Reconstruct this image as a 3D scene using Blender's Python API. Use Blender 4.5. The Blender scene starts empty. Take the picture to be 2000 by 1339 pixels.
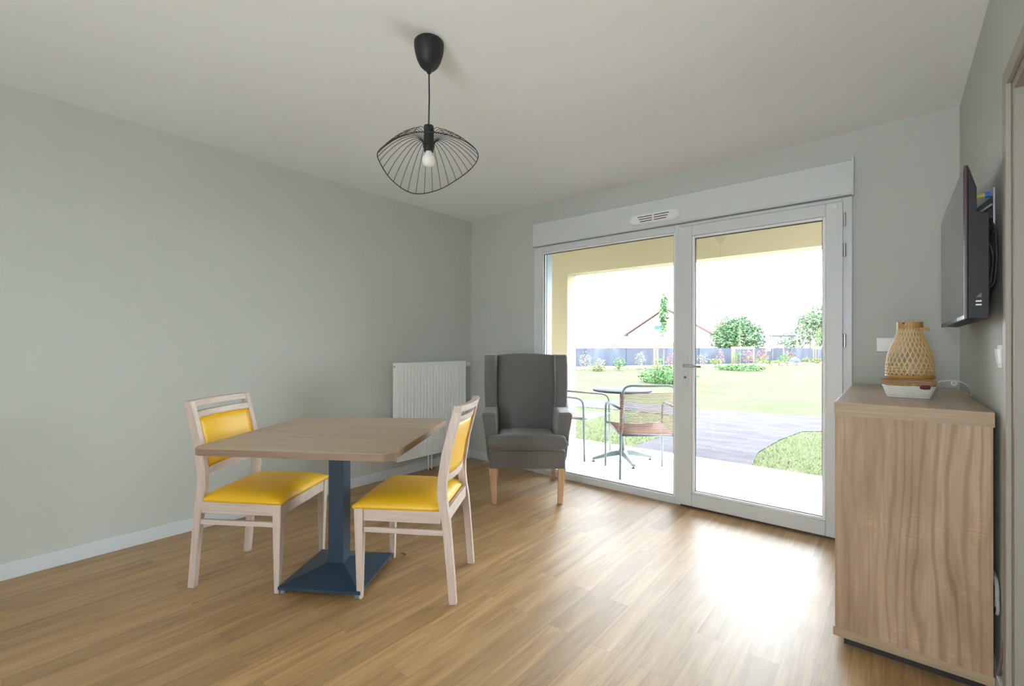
import bpy, bmesh, math, random
from mathutils import Vector, Matrix
PI = math.pi
random.seed(7)

# ------------------------------------------------------------------ camera, sky, exposure
scene = bpy.context.scene
col = scene.collection
cam_data = bpy.data.cameras.new('camera')
cam = bpy.data.objects.new('camera', cam_data)
col.objects.link(cam)
scene.camera = cam
cam_data.sensor_fit = 'HORIZONTAL'
cam_data.sensor_width = 36.0
cam_data.lens = 897.69 / 2000 * 36.0
cam_data.clip_start = 0.02
cam_data.clip_end = 400
yaw, pitch, roll = 0.6920, 0.0036, 0.0028
fw = Vector((-math.sin(yaw) * math.cos(pitch), math.cos(yaw) * math.cos(pitch), math.sin(pitch)))
rt = Vector((math.cos(yaw), math.sin(yaw), 0))
up = rt.cross(fw)
r2 = rt * math.cos(roll) + up * math.sin(roll)
u2 = -rt * math.sin(roll) + up * math.cos(roll)
M = Matrix((r2, u2, -fw)).transposed().to_4x4()
M.translation = Vector((3.4562, -3.4822, 1.1943))
cam.matrix_world = M

world = bpy.data.worlds.new('overcast_sky')
scene.world = world
world.use_nodes = True
wn = world.node_tree
bg = wn.nodes['Background']
tc = wn.nodes.new('ShaderNodeTexCoord')
sp = wn.nodes.new('ShaderNodeSeparateXYZ')
rmp = wn.nodes.new('ShaderNodeValToRGB')
wn.links.new(tc.outputs['Generated'], sp.inputs[0])
wn.links.new(sp.outputs['Z'], rmp.inputs[0])
rmp.color_ramp.elements[0].position = 0.0
rmp.color_ramp.elements[0].color = (0.88, 0.94, 1.0, 1)
rmp.color_ramp.elements[1].position = 0.7
rmp.color_ramp.elements[1].color = (0.80, 0.90, 1.0, 1)
wn.links.new(rmp.outputs[0], bg.inputs['Color'])
SKY = 7.0
bg.inputs['Strength'].default_value = SKY

sun_d = bpy.data.lights.new('hazy_sun', 'SUN')
sun = bpy.data.objects.new('hazy_sun', sun_d)
col.objects.link(sun)
sun_d.energy = 9.0
sun_d.angle = math.radians(12)
sun_d.color = (1.0, 0.96, 0.88)
sun.rotation_euler = (math.radians(-28), math.radians(-18), 0)

vs = scene.view_settings
vs.view_transform = 'Standard'
vs.look = 'None'
vs.gamma = 1
vs.use_curve_mapping = False
vs.exposure = 1.33
scene.cycles.max_bounces = 12
scene.cycles.diffuse_bounces = 8
scene.cycles.transparent_max_bounces = 16
scene.cycles.sample_clamp_indirect = 8
scene.cycles.use_denoising = True


# ------------------------------------------------------------------ mesh helpers
class MB:
    def __init__(s):
        s.bm = bmesh.new()

    def box(s, x0, x1, y0, y1, z0, z1, m=None):
        return s.hexa([(x0, y0, z0), (x1, y0, z0), (x1, y1, z0), (x0, y1, z0),
                       (x0, y0, z1), (x1, y0, z1), (x1, y1, z1), (x0, y1, z1)], m)

    def hexa(s, P, m=None):
        v = [s.bm.verts.new(m @ Vector(p) if m else p) for p in P]
        for f in ((3, 2, 1, 0), (4, 5, 6, 7), (0, 1, 5, 4), (1, 2, 6, 5), (2, 3, 7, 6), (3, 0, 4, 7)):
            s.bm.faces.new([v[i] for i in f])
        return s

    def taper(s, c0, a0, b0, c1, a1, b1):
        """box from centre c0 (half sizes a0,b0) to centre c1 (half sizes a1,b1), horizontal ends"""
        x, y, z = c0
        X, Y, Z = c1
        return s.hexa([(x - a0, y - b0, z), (x + a0, y - b0, z), (x + a0, y + b0, z), (x - a0, y + b0, z),
                       (X - a1, Y - b1, Z), (X + a1, Y - b1, Z), (X + a1, Y + b1, Z), (X - a1, Y + b1, Z)])

    def prism(s, poly, f0, f1):
        """poly: list of 2D points, f0/f1 map a 2D point to 3D for both ends"""
        a = [s.bm.verts.new(f0(*p)) for p in poly]
        b = [s.bm.verts.new(f1(*p)) for p in poly]
        n = len(poly)
        s.bm.faces.new(a[::-1])
        s.bm.faces.new(b)
        for i in range(n):
            s.bm.faces.new([a[i], a[(i + 1) % n], b[(i + 1) % n], b[i]])
        return s

    def loft(s, rings, close=False, caps=True):
        V = [[s.bm.verts.new(p) for p in r] for r in rings]
        n = len(rings[0])
        m = len(rings)
        for k in range(m if close else m - 1):
            A, B_ = V[k], V[(k + 1) % m]
            for i in range(n):
                s.bm.faces.new([A[i], A[(i + 1) % n], B_[(i + 1) % n], B_[i]])
        if caps and not close:
            s.bm.faces.new(V[0][::-1])
            s.bm.faces.new(V[-1])
        return s

    def tube(s, pts, r, seg=8, close=False):
        P = [Vector(p) for p in pts]
        n = len(P)
        rr = r if isinstance(r, (list, tuple)) else [r] * n
        prev = None
        rings = []
        for i in range(n):
            if close:
                t = (P[(i + 1) % n] - P[i - 1]).normalized()
            else:
                t = (P[min(i + 1, n - 1)] - P[max(i - 1, 0)]).normalized()
            if prev is None:
                a = Vector((0, 0, 1)) if abs(t.z) < 0.9 else Vector((1, 0, 0))
                u = t.cross(a).normalized()
            else:
                u = (prev - t * prev.dot(t)).normalized()
            prev = u
            w = t.cross(u)
            rings.append([P[i] + (u * math.cos(2 * PI * k / seg) + w * math.sin(2 * PI * k / seg)) * rr[i] for k in range(seg)])
        return s.loft(rings, close=close)

    def lathe(s, prof, c=(0, 0, 0), seg=32):
        cx, cy, cz = c
        rings = [[(cx + r * math.cos(2 * PI * k / seg), cy + r * math.sin(2 * PI * k / seg), cz + z) for k in range(seg)] for r, z in prof]
        return s.loft(rings)

    def build(s, name, mat, parent=None, bevel=0, seg=2, smooth=False, subsurf=0):
        bmesh.ops.recalc_face_normals(s.bm, faces=s.bm.faces)
        me = bpy.data.meshes.new(name)
        s.bm.to_mesh(me)
        s.bm.free()
        me.materials.append(mat)
        o = bpy.data.objects.new(name, me)
        col.objects.link(o)
        if parent:
            o.parent = parent
        if bevel:
            b = o.modifiers.new('bevel', 'BEVEL')
            b.width = bevel
            b.segments = seg
            b.limit_method = 'ANGLE'
            b.angle_limit = math.radians(40)
            b.harden_normals = False
        if subsurf:
            q = o.modifiers.new('sub', 'SUBSURF')
            q.levels = q.render_levels = subsurf
        if smooth:
            for p in me.polygons:
                p.use_smooth = True
        elif bevel:
            for p in me.polygons:
                p.use_smooth = True
            w = o.modifiers.new('wn', 'WEIGHTED_NORMAL')
            w.keep_sharp = False
        return o


def arc(c, a0, a1, r, n, f):
    return [f(c[0] + r * math.cos(a0 + (a1 - a0) * k / n), c[1] + r * math.sin(a0 + (a1 - a0) * k / n)) for k in range(n + 1)]


def round_path(P, rad, n=6):
    """polyline with rounded corners"""
    P = [Vector(p) for p in P]
    out = [P[0]]
    for i in range(1, len(P) - 1):
        a, b, c = P[i - 1], P[i], P[i + 1]
        d1, d2 = (a - b), (c - b)
        t = min(rad, d1.length * .49, d2.length * .49)
        p0, p2 = b + d1.normalized() * t, b + d2.normalized() * t
        for k in range(n + 1):
            u = k / n
            out.append(p0 * (1 - u) ** 2 + b * 2 * u * (1 - u) + p2 * u * u)
    out.append(P[-1])
    return out


def tag(o, label=None, cat=None, group=None, kind=None):
    if label: o['label'] = label
    if cat: o['category'] = cat
    if group: o['group'] = group
    if kind: o['kind'] = kind
    return o


def empty(name, loc, rotz=0):
    o = bpy.data.objects.new(name, None)
    o.empty_display_size = 0.1
    col.objects.link(o)
    o.location = loc
    o.rotation_euler = (0, 0, rotz)
    return o


def copy_tree(o, parent=None):
    c = o.copy()
    col.objects.link(c)
    if parent: c.parent = parent
    for ch in list(o.children):
        copy_tree(ch, c)
    return c


# ------------------------------------------------------------------ materials
def mat(name, color=(.8, .8, .8), rough=.5, metal=0, spec=.5, sheen=0, coat=0):
    m = bpy.data.materials.new(name)
    m.use_nodes = True
    b = m.node_tree.nodes['Principled BSDF']
    b.inputs['Base Color'].default_value = (*color, 1)
    b.inputs['Roughness'].default_value = rough
    b.inputs['Metallic'].default_value = metal
    b.inputs['Specular IOR Level'].default_value = spec
    if sheen:
        b.inputs['Sheen Weight'].default_value = sheen
    if coat:
        b.inputs['Coat Weight'].default_value = coat
        b.inputs['Coat Roughness'].default_value = .2
    return m


def N(m, t, **k):
    n = m.node_tree.nodes.new(t)
    for a, v in k.items():
        setattr(n, a, v)
    return n


def coords(m, scale=(1, 1, 1), rot=(0, 0, 0), space='Object'):
    t = N(m, 'ShaderNodeTexCoord')
    mp = N(m, 'ShaderNodeMapping')
    mp.inputs['Scale'].default_value = scale
    mp.inputs['Rotation'].default_value = rot
    m.node_tree.links.new(t.outputs[space], mp.inputs[0])
    return mp.outputs[0]


def ramp(m, src, stops):
    r = N(m, 'ShaderNodeValToRGB')
    e = r.color_ramp.elements
    while len(e) < len(stops): e.new(.5)
    for i, (p, c) in enumerate(stops):
        e[i].position = p
        e[i].color = (*c, 1)
    m.node_tree.links.new(src, r.inputs[0])
    return r.outputs[0]


def noise(m, vec, scale, detail=4, rough=.5, dist=0):
    n = N(m, 'ShaderNodeTexNoise')
    n.inputs['Scale'].default_value = scale
    n.inputs['Detail'].default_value = detail
    n.inputs['Roughness'].default_value = rough
    n.inputs['Distortion'].default_value = dist
    m.node_tree.links.new(vec, n.inputs['Vector'])
    return n.outputs['Fac']


def bump(m, h, strength=.2, dist=.002):
    b = N(m, 'ShaderNodeBump')
    b.inputs['Strength'].default_value = strength
    b.inputs['Distance'].default_value = dist
    m.node_tree.links.new(h, b.inputs['Height'])
    m.node_tree.links.new(b.outputs[0], m.node_tree.nodes['Principled BSDF'].inputs['Normal'])


def setc(m, out, inp='Base Color'):
    m.node_tree.links.new(out, m.node_tree.nodes['Principled BSDF'].inputs[inp])


def mix(m, a, b, fac, blend='MIX'):
    x = N(m, 'ShaderNodeMix', data_type='RGBA', blend_type=blend)
    L = m.node_tree.links
    for s, v in ((x.inputs[6], a), (x.inputs[7], b)):
        if isinstance(v, tuple): s.default_value = (*v, 1)
        else: L.new(v, s)
    if isinstance(fac, (int, float)): x.inputs[0].default_value = fac
    else: L.new(fac, x.inputs[0])
    return x.outputs[2]


def wood(name, light, dark, scale, rough=.5, stretch=12, axis='x', fine=1.0, spec=.5, cathedral=False, finemix=.35):
    m = mat(name, light, rough, spec=spec)
    sc = {'x': (1, stretch, stretch), 'y': (stretch, 1, stretch), 'z': (stretch, stretch, 1)}[axis]
    v = coords(m, tuple(a * scale for a in sc))
    n1 = noise(m, v, 1.0, 6, .6, .6)
    c = ramp(m, n1, [(.35, dark), (.62, light)])
    sc2 = {'x': (3, 160, 160), 'y': (160, 3, 160), 'z': (160, 160, 3)}[axis]
    n2 = noise(m, coords(m, tuple(a * fine for a in sc2)), 1.0, 3, .6)
    c2 = ramp(m, n2, [(.35, (.72, .72, .72)), (.6, (1, 1, 1))])
    c = mix(m, c, c2, finemix, 'MULTIPLY')
    if cathedral:
        w = N(m, 'ShaderNodeTexWave', wave_type='BANDS', bands_direction='X' if axis != 'x' else 'Y')
        w.inputs['Scale'].default_value = 9
        w.inputs['Distortion'].default_value = 14
        w.inputs['Detail'].default_value = 2.5
        w.inputs['Detail Scale'].default_value = .75
        sc3 = {'x': (.14, 1, 1), 'y': (1, .14, 1), 'z': (1, 1, .14)}[axis]
        m.node_tree.links.new(coords(m, sc3), w.inputs['Vector'])
        c3 = ramp(m, w.outputs['Fac'], [(.0, (.66, .58, .50)), (.4, (1, 1, 1))])
        wmask = ramp(m, noise(m, coords(m, (5, 5, .5)), 1.0, 2), [(.40, (.15, .15, .15)), (.62, (.75, .75, .75))])
        c = mix(m, c, c3, wmask, 'MULTIPLY')
        x = noise(m, coords(m, (14, 14, 260)), 1.0, 2, .5)
        mask = noise(m, coords(m, (9, 9, 5)), 1.0, 2, .5)
        x2 = ramp(m, x, [(.5, (1, 1, 1)), (.62, (1.22, 1.2, 1.18))])
        mk = ramp(m, mask, [(.54, (0, 0, 0)), (.64, (1, 1, 1))])
        c = mix(m, c, mix(m, c, x2, 1.0, 'MULTIPLY'), mk)
    setc(m, c)
    bump(m, n2, .12, .001)
    return m


def wall_paint(name, c):
    m = mat(name, c, .75, spec=.25)
    n = noise(m, coords(m, (1, 1, 1)), 260, 2)
    bump(m, n, .05, .001)
    return m


WALL = wall_paint('sage_white_wall_paint', (.545, .57, .535))
CEIL = wall_paint('white_ceiling_paint', (.90, .915, .925))
TRIMW = mat('white_painted_skirting', (.64, .69, .71), .45)
PVC = mat('white_pvc', (.66, .69, .69), .38)
PVC2 = mat('white_pvc_bead', (.86, .87, .88), .3)
ALU = mat('grey_blue_aluminium', (.20, .24, .27), .45, .2)
GASKET = mat('dark_rubber_gasket', (.05, .055, .06), .6)
CASING = mat('grey_beige_door_paint', (.36, .335, .28), .5)


def floor_material():
    m = mat('light_oak_vinyl_plank', (.5, .35, .2), .36, spec=1.0)
    v = coords(m, (1, 1, 1), (0, 0, PI / 2))
    def brick(w, h, off, mortar, loc=0):
        b = N(m, 'ShaderNodeTexBrick')
        b.offset = off
        b.offset_frequency = 2
        b.inputs['Scale'].default_value = 1
        b.inputs['Brick Width'].default_value = w
        b.inputs['Row Height'].default_value = h
        b.inputs['Mortar Size'].default_value = mortar
        b.inputs['Mortar Smooth'].default_value = .2
        b.inputs['Color1'].default_value = (0, 0, 0, 1)
        b.inputs['Color2'].default_value = (1, 1, 1, 1)
        b.inputs['Mortar'].default_value = (.5, .5, .5, 1)
        m.node_tree.links.new(v, b.inputs['Vector'])
        return b
    b = brick(.93, .101, .37, .0009)
    # per-plank offset of the grain
    sep = N(m, 'ShaderNodeSeparateXYZ')
    m.node_tree.links.new(b.outputs['Color'], sep.inputs[0])
    addv = N(m, 'ShaderNodeVectorMath', operation='MULTIPLY_ADD')
    m.node_tree.links.new(b.outputs['Color'], addv.inputs[0])
    addv.inputs[1].default_value = (7, 3, 5)
    m.node_tree.links.new(v, addv.inputs[2])
    mp = N(m, 'ShaderNodeMapping')
    mp.inputs['Scale'].default_value = (1.6, 22, 1)
    m.node_tree.links.new(addv.outputs[0], mp.inputs[0])
    g = noise(m, mp.outputs[0], 1.0, 6, .62, .9)
    base = ramp(m, g, [(.30, (.335, .188, .070)), (.50, (.46, .280, .118)), (.70, (.55, .358, .166))])
    mp2 = N(m, 'ShaderNodeMapping')
    mp2.inputs['Scale'].default_value = (6, 190, 1)
    m.node_tree.links.new(addv.outputs[0], mp2.inputs[0])
    g2 = noise(m, mp2.outputs[0], 1.0, 3, .6)
    base = mix(m, base, ramp(m, g2, [(.3, (.82, .8, .78)), (.6, (1, 1, 1))]), .7, 'MULTIPLY')
    tone = ramp(m, sep.outputs[0], [(0, (.80, .78, .76)), (.5, (.98, .98, .98)), (1, (1.12, 1.12, 1.12))])
    base = mix(m, base, tone, 1.0, 'MULTIPLY')
    base = mix(m, base, (.30, .19, .10), b.outputs['Fac'])
    setc(m, base)
    r = noise(m, coords(m, (1, 1, 1)), 3.0, 3)
    rr = N(m, 'ShaderNodeMapRange')
    rr.inputs['To Min'].default_value = .43
    rr.inputs['To Max'].default_value = .50
    m.node_tree.links.new(r, rr.inputs[0])
    setc(m, rr.outputs[0], 'Roughness')
    bump(m, g2, .10, .0006)
    return m


FLOOR = floor_material()


def glass_material():
    m = bpy.data.materials.new('clear_window_glass')
    m.use_nodes = True
    nt = m.node_tree
    nt.nodes.clear()
    o = nt.nodes.new('ShaderNodeOutputMaterial')
    t = nt.nodes.new('ShaderNodeBsdfTransparent')
    t.inputs[0].default_value = (.97, .985, .98, 1)
    g = nt.nodes.new('ShaderNodeBsdfGlossy')
    g.inputs['Roughness'].default_value = .01
    f = nt.nodes.new('ShaderNodeFresnel')
    f.inputs[0].default_value = 1.45
    x = nt.nodes.new('ShaderNodeMixShader')
    nt.links.new(f.outputs[0], x.inputs[0])
    nt.links.new(t.outputs[0], x.inputs[1])
    nt.links.new(g.outputs[0], x.inputs[2])
    nt.links.new(x.outputs[0], o.inputs[0])
    return m


GLASS = glass_material()
BEECH = wood('whitewashed_beech', (.66, .545, .47), (.56, .45, .375), 3.0, .45, 14, 'z')
BEECHY = wood('whitewashed_beech_rail', (.66, .545, .47), (.56, .45, .375), 3.0, .45, 14, 'y')
BEECHX = wood('whitewashed_beech_apron', (.66, .545, .47), (.56, .45, .375), 3.0, .45, 14, 'x')
YELLOW = mat('mustard_yellow_vinyl', (.86, .50, .018), .42, spec=.45)
bump(YELLOW, noise(YELLOW, coords(YELLOW), 420, 2), .08, .0008)
TABLE_EDGE = wood('brown_table_edge', (.30, .20, .13), (.24, .16, .10), 4, .45, 16, 'x')
TABLE = wood('pale_ash_laminate', (.53, .41, .285), (.42, .31, .21), 2.2, .36, 16, 'x')
BLUEGREY = mat('blue_grey_powder_coated_steel', (.022, .048, .078), .42, spec=.5)
bump(BLUEGREY, noise(BLUEGREY, coords(BLUEGREY), 900, 2), .12, .0006)
GREYFAB = mat('charcoal_grey_upholstery', (.170, .163, .160), .82, spec=.35, sheen=.35)
bump(GREYFAB, noise(GREYFAB, coords(GREYFAB), 700, 2), .25, .0008)
PIPING = mat('grey_seam_piping', (.17, .165, .165), .7, sheen=.3)
OAKLEG = wood('honey_beech_leg', (.72, .46, .26), (.62, .385, .21), 4, .45, 12, 'z')
BLACKPL = mat('black_satin_plastic', (.016, .018, .020), .5, spec=.35)
BLACKWIRE = mat('black_wire', (.02, .02, .02), .5)
RADW = mat('white_radiator_enamel', (.90, .93, .93), .22)
CHROME = mat('chrome', (.7, .7, .7), .18, 1)
SONOMA = wood('sonoma_oak_panel', (.50, .355, .225), (.345, .225, .132), 1.6, .48, 7, 'z', 1.0, .5, True)
SONOMAX = wood('sonoma_oak_edge', (.45, .335, .215), (.37, .265, .165), 3, .5, 14, 'x')
SONOMAY = wood('sonoma_oak_top', (.52, .385, .275), (.42, .295, .20), 2, .33, 9, 'y')
BAMBOO = mat('golden_bamboo', (.50, .28, .075), .45)
BAMBOO2 = mat('pale_bamboo_strip', (.74, .52, .24), .45)
DARKP = mat('black_plinth', (.02, .018, .016), .5)
ROPEW = mat('white_cotton_rope', (.82, .80, .76), .85)
SEAGRASS = mat('braided_seagrass', (.42, .26, .13), .85)
LEATHER = mat('dark_red_leather', (.10, .012, .010), .5)
SWITCHW = mat('white_switch_plastic', (.80, .79, .77), .35)
STUCCO = mat('beige_stucco_render', (.38, .33, .225), .9, spec=.1)
bump(STUCCO, noise(STUCCO, coords(STUCCO), 90, 4), .4, .004)
CONCRETE = mat('pale_concrete', (.72, .71, .69), .85)
setc(CONCRETE, ramp(CONCRETE, noise(CONCRETE, coords(CONCRETE), 9, 8, .7), [(.3, (.70, .68, .66)), (.6, (.82, .81, .80))]))

# ------------------------------------------------------------------ room shell
W, YB, H = 3.737, -5.4, 2.5
def structure(o):
    o['kind'] = 'structure'
    return o

structure(MB().box(-.2, W + .2, YB - .2, .0, -.2, 0).build('floor', FLOOR))
structure(MB().box(-.2, W + .2, YB - .2, .25, H, H + .2).build('ceiling', CEIL))
structure(MB().box(-.2, 0, YB - .2, .0, 0, H).build('wall_left', WALL))
WX0, WX1, WZ1 = .863, 3.267, 2.10
w = MB()
w.box(-.2, WX0, 0, .25, -.2, H)
w.box(WX1, W + .2, 0, .25, -.2, H)
w.box(WX0, WX1, 0, .25, WZ1, H)
w.box(WX0, WX1, 0, .25, -.2, -.02)
structure(w.build('wall_back', WALL))
DY1, DY0, DZ = -1.425, -2.255, 2.0        # interior door opening in the right wall
w = MB()
w.box(W, W + .2, DY1, 0, 0, H)
w.box(W, W + .2, YB - .2, DY0, 0, H)
w.box(W, W + .2, DY0, DY1, DZ, H)
structure(w.build('wall_right', WALL))
# wall behind the camera and an unseen window opening added for fill daylight
w = MB()
w.box(0, 2.84, YB - .2, YB, 0, H)
w.box(3.64, W, YB - .2, YB, 0, H)
w.box(2.84, 3.64, YB - .2, YB, 0, .1)
w.box(2.84, 3.64, YB - .2, YB, 2.35, H)
structure(w.build('wall_front', WALL))
w2 = MB()
for (a, b_, c, d) in ((2.84, 2.90, .1, 2.35), (3.58, 3.64, .1, 2.35)):
    w2.box(a, b_, YB - .12, YB - .06, c, d)
for (c, d) in ((.1, .16), (2.29, 2.35)):
    w2.box(2.90, 3.58, YB - .119, YB - .061, c, d)
structure(w2.build('added_fill_window', PVC))

# skirting boards
SB, ST = .085, .012
def skirt(name, parts):
    w = MB()
    for p in parts: w.box(*p)
    return structure(w.build(name, TRIMW, bevel=.003))
skirt('baseboard_left', [(0, ST, YB, 0, 0, SB)])
skirt('baseboard_back', [(ST, WX0 - .002, -ST, 0, 0, SB), (WX1 + .002, W - ST, -ST, 0, 0, SB)])
skirt('baseboard_right', [(W - ST, W, DY1 + .055, 0, 0, SB), (W - ST, W, YB, DY0 - .055, 0, SB)])

# interior door in the right wall: casing, jamb and leaf
d2 = structure(empty('door_2', (W, DY1, 0)))
w = MB()
w.box(-.014, 0, 0.0, .052, 0, DZ + .052)
w.box(-.014, 0, DY0 - DY1 - .052, DY0 - DY1, 0, DZ + .052)
w.box(-.014, 0, DY0 - DY1, 0, DZ, DZ + .052)
w.build('casing', CASING, d2, bevel=.003)
w = MB()
w.box(0, .16, -.03, 0, 0, DZ)
w.box(0, .16, DY0 - DY1, DY0 - DY1 + .03, 0, DZ)
w.box(0, .16, DY0 - DY1 + .03, -.03, DZ - .03, DZ)
w.build('jamb', CASING, d2)
MB().box(.12, .16, DY0 - DY1 + .03, -.03, .005, DZ - .03).build('door_panel', CASING, d2)

# ------------------------------------------------------------------ window and balcony door
FY0, FY1 = -.03, .04
win = structure(empty('window_1', (WX0, 0, 0)))
def lx(v): return v - WX0
w = MB()
w.box(lx(.863), lx(.953), FY0, FY1, 0, 2.10)
w.box(lx(2.19), lx(2.236), FY0, FY1, 0, 2.10)
w.box(lx(3.215), lx(3.267), FY0, FY1, 0, 2.10)
w.box(lx(.953), lx(2.19), FY0, FY1, 2.045, 2.10)
w.box(lx(2.236), lx(3.215), FY0, FY1, 2.078, 2.10)
w.box(lx(.953), lx(2.19), FY0, FY1, 0, .045)
w.build('frame', PVC, win, bevel=.003)
w = MB()
def beads(w, x0, x1, z0, z1, t, y0, y1):
    w.box(x0, x0 + t, y0, y1, z0, z1)
    w.box(x1 - t, x1, y0, y1, z0, z1)
    w.box(x0 + t, x1 - t, y0, y1, z1 - t, z1)
    w.box(x0 + t, x1 - t, y0, y1, z0, z0 + t)
    return w
beads(w, lx(.953), lx(2.19), .045, 2.045, .014, -.022, .005).build('glazing_bead', PVC2, win, bevel=.003)
beads(MB(), lx(.967), lx(2.176), .059, 2.031, .004, -.012, -.001).build('gasket', GASKET, win)
MB().box(lx(.963), lx(2.18), .000, .006, .055, 2.035).build('glass_pane', GLASS, win)
for i, (x, z) in enumerate(((.885, 2.062), (1.45, 2.072), (2.212, 2.080))):
    k = MB().box(lx(x) - .009, lx(x) + .009, FY0 - .006, FY0, z - .012, z + .012).build('cover_cap', SWITCHW, win, bevel=.002)
w = MB()
w.box(lx(.8635), lx(.872), .041, .25, 0, 2.10)
w.box(lx(.872), lx(.884), .10, .112, 0, 2.10)
w.box(lx(.872), lx(.884), .15, .162, 0, 2.10)
w.build('shutter_rail', ALU, win)
w = MB()
w.box(lx(3.245), lx(3.2665), .041, .25, 0, 2.10)
w.build('shutter_rail', ALU, win, bevel=.002)
MB().box(lx(.905), lx(3.225), .03, .27, -.019, .0).build('outer_sill', PVC2, win)

door = structure(empty('door_1', (2.236, 0, 0)))
def dx(v): return v - 2.236
LY0, LY1 = -.052, .02
w = MB()
w.box(dx(2.225), dx(2.322), LY0, LY1, .016, 2.072)
w.box(dx(3.135), dx(3.222), LY0, LY1, .016, 2.072)
w.box(dx(2.322), dx(3.135), LY0, LY1, .016, .108)
w.box(dx(2.322), dx(3.135), LY0, LY1, 1.995, 2.072)
w.build('door_leaf', PVC, door, bevel=.004)
beads(MB(), dx(2.322), dx(3.135), .108, 1.995, .017, -.044, -.01).build('glazing_bead', PVC2, door, bevel=.004)
beads(MB(), dx(2.339), dx(3.118), .125, 1.978, .004, -.028, -.016).build('gasket', GASKET, door)
MB().box(dx(2.33), dx(3.127), -.015, -.009, .116, 1.987).build('glass_pane', GLASS, door)
MB().box(dx(2.236), dx(3.222), -.04, .10, 0, .014).build('threshold', mat('brown_aluminium_sill', (.10, .075, .06), .4, .6), door)
for z in (1.96, 1.775, 1.225):
    hg = MB().tube([(dx(3.231), -.045, z - .04), (dx(3.231), -.045, z + .04)], .008, 10)
    hg.box(dx(3.224), dx(3.238), -.042, -.03, z - .025, z + .025)
    h = hg.build('hinge', CHROME, door, bevel=.001)
for x, z in ((2.26, 2.048), (3.185, 2.045)):
    MB().box(dx(x) - .010, dx(x) + .010, LY0 - .006, LY0, z - .014, z + .014).build('cover_cap', SWITCHW, door, bevel=.002)
h = MB().box(dx(2.262), dx(2.298), LY0 - .010, LY0, .90, 1.13).build('handle_plate', PVC, door, bevel=.004)
w = MB()
w.tube([(dx(2.28), LY0 - .008, 1.045), (dx(2.28), LY0 - .05, 1.045)], .009, 10)
w.tube(round_path([(dx(2.28), LY0 - .03, 1.045), (dx(2.28), LY0 - .055, 1.045), (dx(2.405), LY0 - .055, 1.040)], .02), .0095, 10)
w.build('lever', mat('satin_nickel', (.50, .51, .47), .32, .8), h, smooth=True)
MB().tube([(dx(2.28), LY0 - .008, .958), (dx(2.28), LY0 - .020, .958)], .009, 12).build('lock_cylinder', mat('brass_lock', (.25, .19, .10), .35, .8), h)
w = MB()
w.tube(round_path([(dx(2.28), LY1, 1.045), (dx(2.28), LY1 + .055, 1.045), (dx(2.40), LY1 + .055, 1.04)], .02), .0095, 10)
w.build('outer_lever', PVC2, door, smooth=True)

# roller shutter box with its air vent
bx = empty('roller_shutter_box', (WX0 - .004, 0, 2.105))
tag(bx, 'long white roller shutter box across the top of the window and glazed door', 'shutter box')
prof = [(-.004, 0), (-.004, .215), (-.044, .212), (-.050, .206), (-.050, .012), (-.058, .008), (-.058, 0)]
MB().prism(prof, lambda y, z: (0, y, z), lambda y, z: (2.41, y, z)).build('box_panel', PVC, bx, bevel=.002)
MB().box(2.407, 2.416, -.056, -.003, -.004, .228).build('end_cap', PVC, bx, bevel=.001)
vt = empty('air_vent', (2.035, -.052, 2.178))
tag(vt, 'slim white oval slotted air vent on the shutter box above the mullion', 'vent')
def oval(hw, hh, n=10):
    P = []
    for sx in (1, -1):
        for k in range(n + 1):
            a = -PI / 2 + PI * k / n if sx > 0 else PI / 2 + PI * k / n
            P.append((sx * (hw - hh * 1.6) + hh * 1.6 * math.cos(a) * (1 if True else 1), hh * math.sin(a)))
    return P
rings = []
for sc, y in ((1.0, 0.004), (1.0, -.006), (.95, -.014), (.80, -.022)):
    rings.append([(x * (1 - (1 - sc) * .4), y, z * sc) for x, z in oval(.205, .042)])
MB().loft(rings).build('vent_body', PVC2, vt, smooth=False)
for row in range(3):
    for sx in (-1, 1):
        x0 = .008 if sx > 0 else -.125 + row * .01
        x1 = .125 - row * .01 if sx > 0 else -.008
        MB().box(x0, x1, -.0235, -.0215, .013 - row * .018, .019 - row * .018).build('vent_slot', GASKET, vt)

# ------------------------------------------------------------------ radiator on the left wall
rad = empty('radiator', (0, -.585, 0))
tag(rad, 'white ribbed panel radiator fixed to the left wall behind the table', 'radiator')
RZ0, RZ1, RY = .15, 1.03, .42
def ribbed(x0, x1, n, hw, z0, z1, depth):
    """front sheet with pressed vertical flutes"""
    w = MB()
    ys = []
    pitch = 2 * (hw - .025) / n
    ys.append((-hw, x1 - .006)); ys.append((-hw + .004, x1)); ys.append((-hw + .022, x1))
    for i in range(n):
        y = -hw + .025 + i * pitch
        ys += [(y + pitch * .30, x1), (y + pitch * .40, x1 - depth), (y + pitch * .60, x1 - depth), (y + pitch * .70, x1)]
    ys += [(hw - .004, x1), (hw, x1 - .006)]
    zs = [(z0, 0, .006), (z0 + .005, 0, 0), (z0 + .04, 0, 0), (z0 + .055, 1, 0), (z1 - .055, 1, 0), (z1 - .04, 0, 0), (z1 - .005, 0, 0), (z1, 0, .006)]
    G = [[w.bm.verts.new(((x if f else max(x, x1 - .006 if i in (0, len(ys) - 1) else x1)) - e, y, z)) for i, (y, x) in enumerate(ys)] for z, f, e in zs]
    for a in range(len(G) - 1):
        for i in range(len(ys) - 1):
            w.bm.faces.new([G[a][i], G[a][i + 1], G[a + 1][i + 1], G[a + 1][i]])
    w.box(x0, x1 - .013, -hw, hw, z0 + .002, z1 - .002)
    return w
ribbed(.078, .100, 21, RY, RZ0, RZ1, .010).build('front_panel', RADW, rad)
MB().box(.032, .048, -RY + .005, RY - .005, RZ0 + .01, RZ1 - .01).build('rear_panel', RADW, rad, bevel=.004)
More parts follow.
